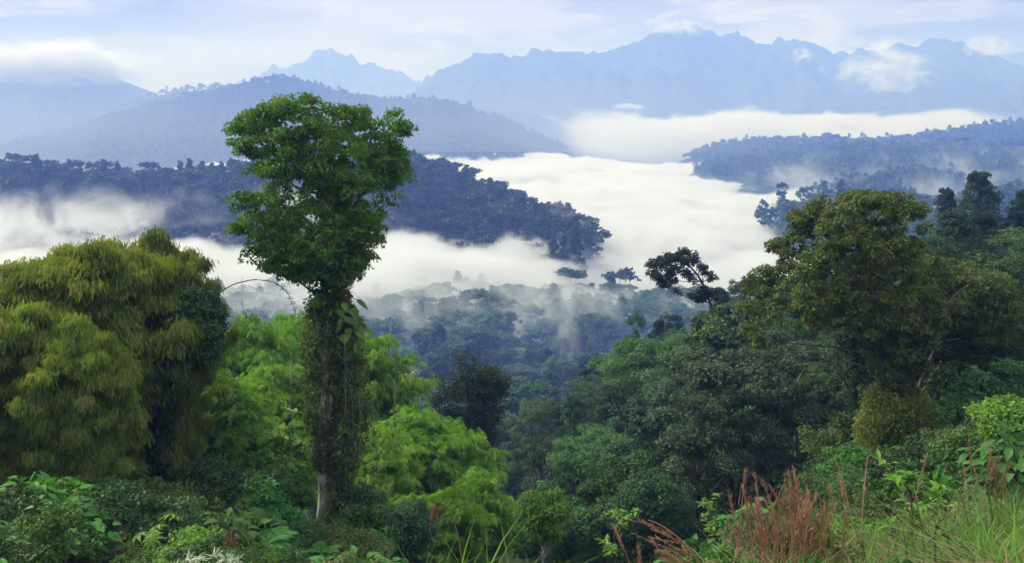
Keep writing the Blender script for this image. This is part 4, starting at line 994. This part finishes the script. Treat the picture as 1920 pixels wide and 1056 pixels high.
def sapling(a, b, Y, h, n, L, mat, lb, br=5):
    x = (a - 960) / F * Y; zt = (H0 - b) / F * Y; g = gz(x, Y); t = thing('sapling', lb, 'sapling', (x, Y, g)); K, St = MB(), MB(); H = zt - g
    p = wobble_path(rng, (0, 0, -.1), (rng.normal(0, .05), 0, H), 9, .015); St.tube(p, np.linspace(.02, .006, 9), 5, .5)
    for k in range(br):
        z = rng.uniform(.5, .95); s0 = p[int(z * 8)]; a_ = rng.uniform(0, 6.28); e = s0 + np.array([math.cos(a_), math.sin(a_), 1.0]) * h * rng.uniform(.3, .6); q = limb(St, rng, s0, e, .009, .004, .2, 6, 4)
        for w_ in q[2:]: rosette(K, rng, w_, n, L, L * .38, .3, 1)
    rosette(K, rng, p[-1], n * 2, L, L * .38, .5, 1); link('stems', St.mesh('stems', [M['bark']]), t); link('leaves', K.mesh('leaves', [M[mat]]), t)
sapling(1150, 965, 14, .55, 5, .13, 'lime', 'yellow-green sapling poking up at the bottom centre', 7)
sapling(1715, 890, 8.2, .5, 3, .12, 'grass', 'thin dark-stemmed sapling with a few bright leaves in the right-hand grass', 7)
sapling(1345, 930, 16, .5, 5, .12, 'lime', 'small leafy sapling behind the left of the reddish plumes', 6)
sapling(1760, 985, 6.4, .3, 2, .09, 'shrub', 'leafy dark stem in front of the bright grass on the right', 5)

# ---------------------------------------------------------------- grass and plumes on the near brow
def blades(mb, rng, P, H, Wd, lean=.45, segs=4, tint=None, bendy=1.0):
    n = len(P); Wd = np.broadcast_to(Wd, n); H = np.broadcast_to(H, n); a = rng.uniform(0, 2 * np.pi, n); D = np.stack([np.cos(a), np.sin(a), 0 * a], -1); Sd = np.stack([-np.sin(a), np.cos(a), 0 * a], -1)
    le = H * lean * rng.uniform(.3, 1.6, n) * bendy; t = np.linspace(0, 1, segs + 1)
    rows = []
    for k in t:
        c = P + D * (le * k ** 2)[:, None] + UP * (H * (k - .22 * lean * k ** 3 * (1 + bendy)))[:, None]
        w_ = (Wd * (1 - k ** 1.5) + .0008)[:, None] * .5
        rows += [c - Sd * w_, c + Sd * w_]
    v = np.stack(rows, 1).reshape(-1, 3); m = 2 * (segs + 1); i = np.arange(n)[:, None] * m; j = np.arange(segs)[None] * 2
    f = np.stack([i + j, i + j + 1, i + j + 3, i + j + 2], -1).reshape(-1, 4)
    tt = np.repeat(rng.random(n) if tint is None else tint, segs); mb.add(v, f, tt)
def field(rng, n, a0, a1, y0, y1, dens=None):
    Y = y0 * (y1 / y0) ** rng.random(n); px = rng.uniform(a0, a1, n); x = (px - 960) / F * Y
    if dens is not None: k = rng.random(n) < dens(px, Y, x); Y, px, x = Y[k], px[k], x[k]
    return np.stack([x, Y, height(px, Y)], -1), px
tall_h = lambda px: np.interp(px, [-100, 650, 950, 1200, 1350, 1500, 1700, 1850, 2000], [.35, .5, .5, .55, .75, .80, .75, .75, .78])
rng = np.random.default_rng(600)
patch = lambda px, Y, x: np.clip((fbm(x * 1.1 + 40, Y * 1.1, 3, 11) - .44) * 9, 0, 1) * np.where(px < 1300, .6, 1)
K = MB()
P, q = field(rng, 60000, 600, 2000, 4.0, 14, lambda px, Y, x: patch(px, Y, x) * np.interp(px, [600, 720, 1100, 1350, 1650, 1800], [.1, .5, .45, .3, .6, 1.0]))
hn = lambda P: .62 + .75 * fbm(P[:, 0] * 1.3, P[:, 1] * 1.3, 3, 21)
blades(K, rng, P, tall_h(q) * hn(P) * rng.uniform(.25, 1.0, len(P)), rng.uniform(.012, .034, len(P)), .55)
tag(link('grass', K.mesh('grass', [M['grass']])), 'bright green long grass growing along the near brow', None, None, 'stuff')
K = MB()
P, q = field(rng, 52000, 700, 2000, 4.5, 14, lambda px, Y, x: (1 - .75 * patch(px, Y, x)) * np.interp(px, [700, 1150, 1400, 1650, 1800, 1950], [.25, .45, 1, .8, .45, .35]))
blades(K, rng, P, tall_h(q) * hn(P) * rng.uniform(.25, .9, len(P)), rng.uniform(.008, .018, len(P)), 1.0, 5)
tag(link('dry_grass', K.mesh('dry_grass', [M['straw']])), 'dry tangled straw-coloured grass on the near brow', None, None, 'stuff')
K = MB()
P, q = field(rng, 26000, -50, 2000, 9, 26, lambda px, Y, x: patch(px, Y, x) * np.where(px < 700, .5, .9))
blades(K, rng, P, rng.uniform(.4, 1.0, len(P)), rng.uniform(.012, .03, len(P)), .6)
tag(link('grass', K.mesh('grass', [M['shrub']])), 'coarse dark green grass filling the slope between the shrubs', None, None, 'stuff')
def tussock(a, Y, R, n, h, w_, mat, lb, lean=.5, name='grass_tuft', dz=0):
    x = (a - 960) / F * Y; g = gz(x, Y) + dz; o = link(name, None) if 0 else None
    K = MB(); P = np.stack([rng.normal(0, R, n), rng.normal(0, R, n), np.zeros(n) - .05], -1); blades(K, rng, P, h * rng.uniform(.5, 1.1, n), w_ * rng.uniform(.6, 1.2, n), lean, 5)
    o = link(name, K.mesh(name, [M[mat]]), None, (x, Y, g)); tag(o, lb, 'grass tuft')
for a in [(722, 5.8, .10, 60, 1.15, .03, 'grass', 'bright green grass tuft at the bottom, right of the tall tree'), (850, 6.0, .12, 60, 1.2, .025, 'grass', 'tall pale grass tuft at the bottom below the bamboo'),
          (925, 6.4, .15, 60, 1.15, .022, 'grass', 'short grass tuft at the bottom edge under the ravine'), (790, 6.2, .1, 36, 1.0, .03, 'lime', 'lime-green broad-bladed grass tuft at the bottom edge'), (1010, 6.2, .15, 60, 1.0, .02, 'grass', 'grass tuft below the lime-green two-crowned tree'),
          (1655, 9.5, .15, 90, 1.1, .035, 'lime', 'tuft of broad bright blades behind the dry grass below the spreading tree'), (1880, 7.5, .35, 260, .95, .024, 'grass', 'tallest thick green grass tuft at the right edge'), (1800, 7, .3, 220, .85, .024, 'grass', 'thick green grass tuft left of the one at the right edge'),
          (1770, 13, .3, 160, 1.2, .03, 'straw', 'dry pale grass tuft at the back of the right-hand brow'), (1850, 12, .3, 160, 1.1, .025, 'vine', 'brownish seeding tuft at the back of the right-hand grass')]: tussock(*a)
def plume_clump(a, b, Y, n, R, lb, pl=.32, lean=.18, mat='plume'):
    x = (a - 960) / F * Y; g = gz(x, Y); zt = (H0 - b) / F * Y; t = thing('plume_grass', lb, 'plume grass', (x, Y, g), 'reddish plume grasses'); St, K, B = MB(), MB(), MB()
    for k in range(n):
        x0 = rng.normal(0, R, 2); H = (zt - g) * rng.uniform(.72, 1.02); e = np.array([x0[0] + rng.normal(0, lean) * H * .6, x0[1] + rng.normal(0, lean) * H * .5, H])
        p = bez(np.array([x0[0], x0[1], -.05]), np.array([x0[0], x0[1], H * .6]), e, 10); St.tube(p, np.linspace(.006, .003, 10), 4, rng.random())
        m = 70; tt = rng.uniform(1 - pl / H * 1.2, 1, m); q = np.stack([np.interp(tt, np.linspace(0, 1, 10), p[:, i]) for i in range(3)], -1); dd = norm(e - p[6]) * 1.0 + rng.normal(0, .22, (m, 3))
        K.leaves(q, dd, rng.normal(0, 1, (m, 3)), rng.uniform(.04, .09, m), .006, rng.random(m))
    P = np.stack([rng.normal(0, R, n * 12), rng.normal(0, R, n * 12), np.zeros(n * 12)], -1); blades(B, rng, P, (zt - g) * rng.uniform(.35, .75, n * 12), .009, .6)
    link('stalks', St.mesh('stalks', [M[mat]]), t); link('plumes', K.mesh('plumes', [M[mat]]), t); link('blades', B.mesh('blades', [M['straw']]), t)
for a in [(1395, 890, 9.0, 3, .03, 'lone rust-coloured plumes on tall bent stems left of the reddish clumps', .2, .12), (1212, 975, 9.5, 3, .05, 'few small dry plumes at the bottom centre', .2, .25), (1462, 905, 7.6, 26, .12, 'dense clump of upright reddish plumes left of the brow of dry grass'), (1510, 893, 8.0, 22, .08, 'tallest reddish plume clump, just right of the dense one'), (1405, 925, 8.2, 12, .10, 'thin reddish plume clump left of the dense one'),
          (1560, 960, 7.4, 10, .12, 'low tan plume clump in the middle of the dry grass', .25, .3, 'straw'), (1640, 868, 10.5, 7, .2, 'few red plumes leaning left of the spreading tree trunk', .35, .45), (1818, 830, 12, 8, .2, 'sparse reddish seed heads at the back right above the green grass', .3, .4),
          (1900, 880, 8.5, 8, .12, 'tan seed heads at the right edge among the green grass', .25, .15, 'straw')]: plume_clump(*a)
# red-stemmed plume and the pale fern at the bottom
for (a, b, Y, L, dx_, dz_, lb) in [(1215, 975, 6.2, .50, 1.0, -.55, 'long red feathery frond pointing left above the pale fern'), (1232, 1030, 6.0, .42, .9, -.5, 'shorter red feathery frond below the long one')]:
    t = thing('red_plume', lb, 'plume grass', at(a + 130, b + 90, Y)); K = MB()
    c = local(at(a, b, Y), t.location); e = np.zeros(3) + [.1, 0, -.4]
    p = bez(e, np.array([c[0] * .3, 0, c[2] * .7]), np.asarray(c), 14); St = MB(); St.tube(p, np.linspace(.008, .003, 14), 4, .6)
    for k in range(9):
        s0 = p[5 + k // 2]; q = bez(s0, s0 + [-.12, rng.normal(0, .03), .05 + rng.normal(0, .03)], s0 + [-rng.uniform(.18, .34), rng.normal(0, .08), rng.normal(.09, .06)], 6); K.tube(q, np.full(6, .004), 3, rng.random())
        m = 40; tt = rng.random(m); qq = np.stack([np.interp(tt, np.linspace(0, 1, 6), q[:, i]) for i in range(3)], -1); K.leaves(qq, (q[-1] - q[0]) + rng.normal(0, .06, (m, 3)), rng.normal(0, 1, (m, 3)), .035, .006, rng.random(m))
    link('stem', St.mesh('stem', [M['plume']]), t); link('plume', K.mesh('plume', [M['plume']]), t)
pf = thing('fern', 'pale yellow-green fern spreading at the bottom, left of the reddish plumes', 'fern', at(1290, 1075, 6.3)); K = MB()
for (ax, az_, L, ln) in [(-1, .32, .50, .12), (-.8, .7, .42, .11), (-.2, .9, .4, .12), (.8, .5, .45, .12), (.35, .8, .42, .12), (-1, .1, .45, .11), (1, .25, .4, .1)]: frond(K, rng, (0, 0, -.05), (ax, -.25, az_), L, ln, 26, .8, .55, .004)
link('fronds', K.mesh('fronds', [M['palefern']]), pf)

# weeds standing in the grass
rng = np.random.default_rng(700)
for k in range(24):
    q = rng.uniform(1000, 1960); Y = rng.uniform(6.5, 13); key = ['broad', 'shrub', 'palmate', 'shrub_lime', 'vine_heap', 'fern'][rng.integers(6)]
    s_ = rng.uniform(.22, .40); wd = 'in the dry grass' if q > 1350 else 'at the bottom centre'
    wd += '' if q < 1350 else ' near the reddish plumes' if q < 1620 else ' towards the right edge'
    und(key, q, Y, s_, 'low ' + {'broad': 'broad-leaved weed', 'shrub': 'green leafy weed', 'palmate': 'hand-leaved weed', 'shrub_lime': 'lime-green weed', 'vine_heap': 'brownish creeping weed', 'fern': 'small fern'}[key] + ' ' + wd, 'weeds in the grass on the near brow', dz=rng.uniform(.0, .25))

# ---------------------------------------------------------------- air: haze and mist
def box_mesh(name, lo, hi):
    me = bpy.data.meshes.new(name); x0, y0, z0 = lo; x1, y1, z1 = hi
    v = [(x0, y0, z0), (x1, y0, z0), (x1, y1, z0), (x0, y1, z0), (x0, y0, z1), (x1, y0, z1), (x1, y1, z1), (x0, y1, z1)]
    me.from_pydata(v, [], [(0, 3, 2, 1), (4, 5, 6, 7), (0, 1, 5, 4), (1, 2, 6, 5), (2, 3, 7, 6), (3, 0, 4, 7)]); me.update()
    return me
hm = bpy.data.materials.new('haze'); hm.use_nodes = True; hk = NT(hm.node_tree); hk.n.clear()
ho = hk.new('ShaderNodeOutputMaterial'); hp = hk.new('ShaderNodeVolumePrincipled')
HAZE_COL = (.19, .31, .93)
hp.inputs['Color'].default_value = (*HAZE_COL, 1); hp.inputs['Absorption Color'].default_value = (1, 1, 1, 1)
hp.inputs['Density'].default_value = .00044; hp.inputs['Anisotropy'].default_value = .1
hk.l.new(hp.outputs[0], ho.inputs['Volume'])
hb = link('haze', box_mesh('haze', (-7500, -600, -260), (7500, 10400, 720))); hb.data.materials.append(hm); hb['kind'] = 'stuff'

def mist(label, lo, hi, dens, step, build, aniso=.35, name='mist', col=None):
    """a box of air whose density is a noise field in world space; build(k, P, x, y, z) returns a 0..1 field"""
    m = bpy.data.materials.new('mist'); m.use_nodes = True; k = NT(m.node_tree); k.n.clear()
    o = k.new('ShaderNodeOutputMaterial'); v = k.new('ShaderNodeVolumePrincipled')
    v.inputs['Color'].default_value = (*(col or (.965, .98, 1)), 1); v.inputs['Absorption Color'].default_value = (1, 1, 1, 1) if col else (0, 0, 0, 1)
    v.inputs['Anisotropy'].default_value = aniso
    ge = k.new('ShaderNodeNewGeometry'); sp = k.new('ShaderNodeSeparateXYZ'); k.l.new(ge.outputs['Position'], sp.inputs[0])
    f = build(k, ge.outputs['Position'], *sp.outputs)
    k.l.new(k.math('MULTIPLY', f, dens), v.inputs['Density']); k.l.new(v.outputs[0], o.inputs['Volume'])
    ob = link(name, box_mesh(name, lo, hi)); ob.data.materials.append(m); tag(ob, label, None, None, 'stuff')
    avg = sum(b - a for a, b in zip(lo, hi)) / 3 * .1
    m.cycles.volume_step_rate = max(.001, step / avg)
    return ob
def bank(ztop, soft, amp, s1, s2, edges, side=0, det=4):
    def b(k, P, x, y, z):
        n1 = k.noise(k.mapping(P, (1, .6, 1.6)), s1, det, .55)
        n2 = k.noise(P, s2, 3, .6)
        surf = k.math('ADD', ztop - amp * .5, k.math('MULTIPLY', n1, amp))
        if side: surf = k.math('SUBTRACT', surf, k.math('MULTIPLY', k.rng(x, 130, 330), side))
        d = k.math('SUBTRACT', surf, z)
        d = k.math('ADD', d, k.math('MULTIPLY', k.math('SUBTRACT', n2, .5), soft * 3.0))
        f = k.rng(d, 0, soft)
        for sock, a, b_ in edges:
            s_ = dict(x=x, y=y, z=z)[sock]
            s_ = k.math('ADD', s_, k.math('MULTIPLY', k.math('SUBTRACT', n1, .5), abs(b_ - a) * 1.2))
            f = k.math('MULTIPLY', f, k.rng(s_, min(a, b_), max(a, b_), 0 if b_ > a else 1, 1 if b_ > a else 0))
        return f
    return b
def puff(c, r, s1, thr=.5, s2=None, rot=0.0, wid=.22):
    def b(k, P, x, y, z):
        q = k.mapping(P, tuple(1 / v for v in r), tuple(-a / v for a, v in zip(c, r)))
        if rot: q = k.mapping(q, (1, 1, 1), (0, 0, 0), (0, rot, 0))
        ln = k.new('ShaderNodeVectorMath', operation='LENGTH'); k.l.new(q, ln.inputs[0])
        env = k.rng(ln.outputs['Value'], .15, 1.0, 1, 0)
        n = k.noise(k.mapping(P, (1, 1, 1.5)), s1, 7, .66, 1.2)
        v = k.math('ADD', n, k.math('MULTIPLY', k.math('SUBTRACT', env, 1.0), .42))
        return k.rng(v, thr - .06, thr + .16)
    return b
def thin(z0, z1, s, edges):
    def b(k, P, x, y, z):
        f = k.rng(z, z0, z1, 1, 0)
        f = k.math('MULTIPLY', f, k.rng(k.noise(P, s, 3), .3, .7, .45, 1))
        for sock, a, b_ in edges:
            f = k.math('MULTIPLY', f, k.rng(dict(x=x, y=y, z=z)[sock], min(a, b_), max(a, b_), 0 if b_ > a else 1, 1 if b_ > a else 0))
        return f
    return b
# the fog sea in the valley, near to far
mist('thick white fog lying in the valley around the middle ridge', (-560, 395, -150), (1150, 2500, -32), .07, 12,
     bank(-80, 8, 66, .0095, .034, [('y', 410, 640)], 19))
mist('far white fog bank below the mountains', (-100, 2950, -160), (3000, 4700, 130), .012, 50,
     bank(14, 26, 260, .0028, .009, [('y', 2950, 3400), ('x', 150, 700), ('x', 1800, 1450)]))
mist('thin pale veil of vapour before the mountains', (-3000, 3150, -160), (3200, 4900, 520), +.00011, 300, thin(60, 520, .001, [('y', 3150, 3700)]))
mist('thin pale mist hanging between the middle ridge and the far ridge', (-1400, 1150, -150), (700, 2650, 130), .0003, 90,
     thin(-40, 130, .003, [('y', 1150, 1500), ('x', 700, 100)]))
mist('thin blue mist over the valley forest', (-200, 215, -96), (170, 392, -45), .0026, 24,
     thin(-80, -45, .02, [('y', 215, 330)]), col=(.22, .38, 1))
# torn mist along the foot of the middle ridge at the left
def wisps(k, P, x, y, z):
    n = k.noise(k.mapping(P, (1, .7, .8)), .022, 6, .62, .6)
    n0 = k.noise(P, .006, 2)
    f = k.rng(k.math('ADD', n, k.math('MULTIPLY', k.math('SUBTRACT', n0, .5), .9)), .565, .70)
    f = k.math('MULTIPLY', f, k.rng(z, -70, -38, 1, 0))
    f = k.math('MULTIPLY', f, k.rng(x, -190, -70, 1, 0))
    return k.math('MULTIPLY', f, k.math('MULTIPLY', k.rng(y, 480, 540), k.rng(y, 740, 800, 1, 0)))
mist('torn white mist drifting up the left end of the middle ridge', (-460, 480, -72), (-70, 800, -30), .04, 9, wisps)
# loose rags of mist lifting off the fog sea
def rags(sc, lo, hi, ztop, zbot, y0, y1, y2, y3, x0, x1):
    def b(k, P, x, y, z):
        n = k.noise(k.mapping(P, (1, .6, .9)), sc, 6, .64, .8); n0 = k.noise(P, sc * .28, 2)
        v = k.math('ADD', n, k.math('MULTIPLY', k.math('SUBTRACT', n0, .5), .8))
        v = k.math('SUBTRACT', v, k.rng(z, zbot, ztop, 0, .16))
        f = k.rng(v, lo, hi)
        f = k.math('MULTIPLY', f, k.rng(x, x0, x0 + 30)); f = k.math('MULTIPLY', f, k.rng(x, x1 - 60, x1, 1, 0))
        return k.math('MULTIPLY', f, k.math('MULTIPLY', k.rng(y, y0, y1), k.rng(y, y2, y3, 1, 0)))
    return b
mist('rags of mist rising among the trees at the near edge of the fog', (-150, 330, -96), (120, 478, -46), .035, 7, rags(.03, .53, .70, -46, -85, 330, 400, 470, 478, -150, 120))
mist('rags of mist lifting off the fog beside the middle ridge', (-260, 480, -62), (260, 1150, -34), .02, 11, rags(.016, .54, .72, -34, -70, 480, 560, 1050, 1150, -260, 260))
mist('thin streaks of mist lying across the right-hand hills', (230, 900, -92), (1000, 1900, -30), .010, 20, rags(.009, .50, .68, -30, -90, 900, 1000, 1800, 1900, 230, 1000))
# clouds caught on the mountains
def cloud(label, px, py, Y, rx, ry, rz, dens, s1, thr, rot=0.0, wid=.22):
    c = at(px, py, Y); k_ = Y / F
    r = (rx * k_, ry, rz * k_)
    mist(label, tuple(c - np.array(r)), tuple(c + np.array(r)), dens, max(25, min(r) / 5), puff(c, r, s1, thr, rot=rot, wid=wid), .3, 'cloud')
cloud('white cloud tearing across the right-hand mountain peaks', 1650, 125, 5250, 230, 420, 115, .020, .006, .49, .35)
cloud('small white cloud on the saddle of the mountain', 1500, 104, 5250, 62, 160, 34, .020, .012, .46)
cloud('white cloud cap clinging to the highest peak', 1275, 52, 5900, 130, 300, 38, .016, .010, .47)
cloud('white cloud by the right-hand summit', 1850, 88, 5500, 105, 300, 50, .016, .009, .47)
cloud('grey cloud burying the mountains at the left edge', 90, 118, 4000, 460, 260, 78, .022, .0045, .38)
cloud('billowing white cloud on top of the far fog bank', 1610, 226, 3500, 260, 220, 30, .02, .009, .42)
cloud('small pale cloud drifting above the left end of the far fog bank', 1180, 200, 3900, 75, 130, 16, .02, .014, .44)
cloud('pale billow at the left of the far fog bank', 1240, 235, 3300, 130, 200, 34, .02, .010, .42)
cloud('white billow standing up where the fog fills the gap behind the middle ridge', 1010, 322, 1500, 130, 160, 34, .03, .016, .43)
cloud('soft billow of fog against the left end of the right-hand hills', 1210, 318, 1750, 120, 160, 26, .025, .014, .43)
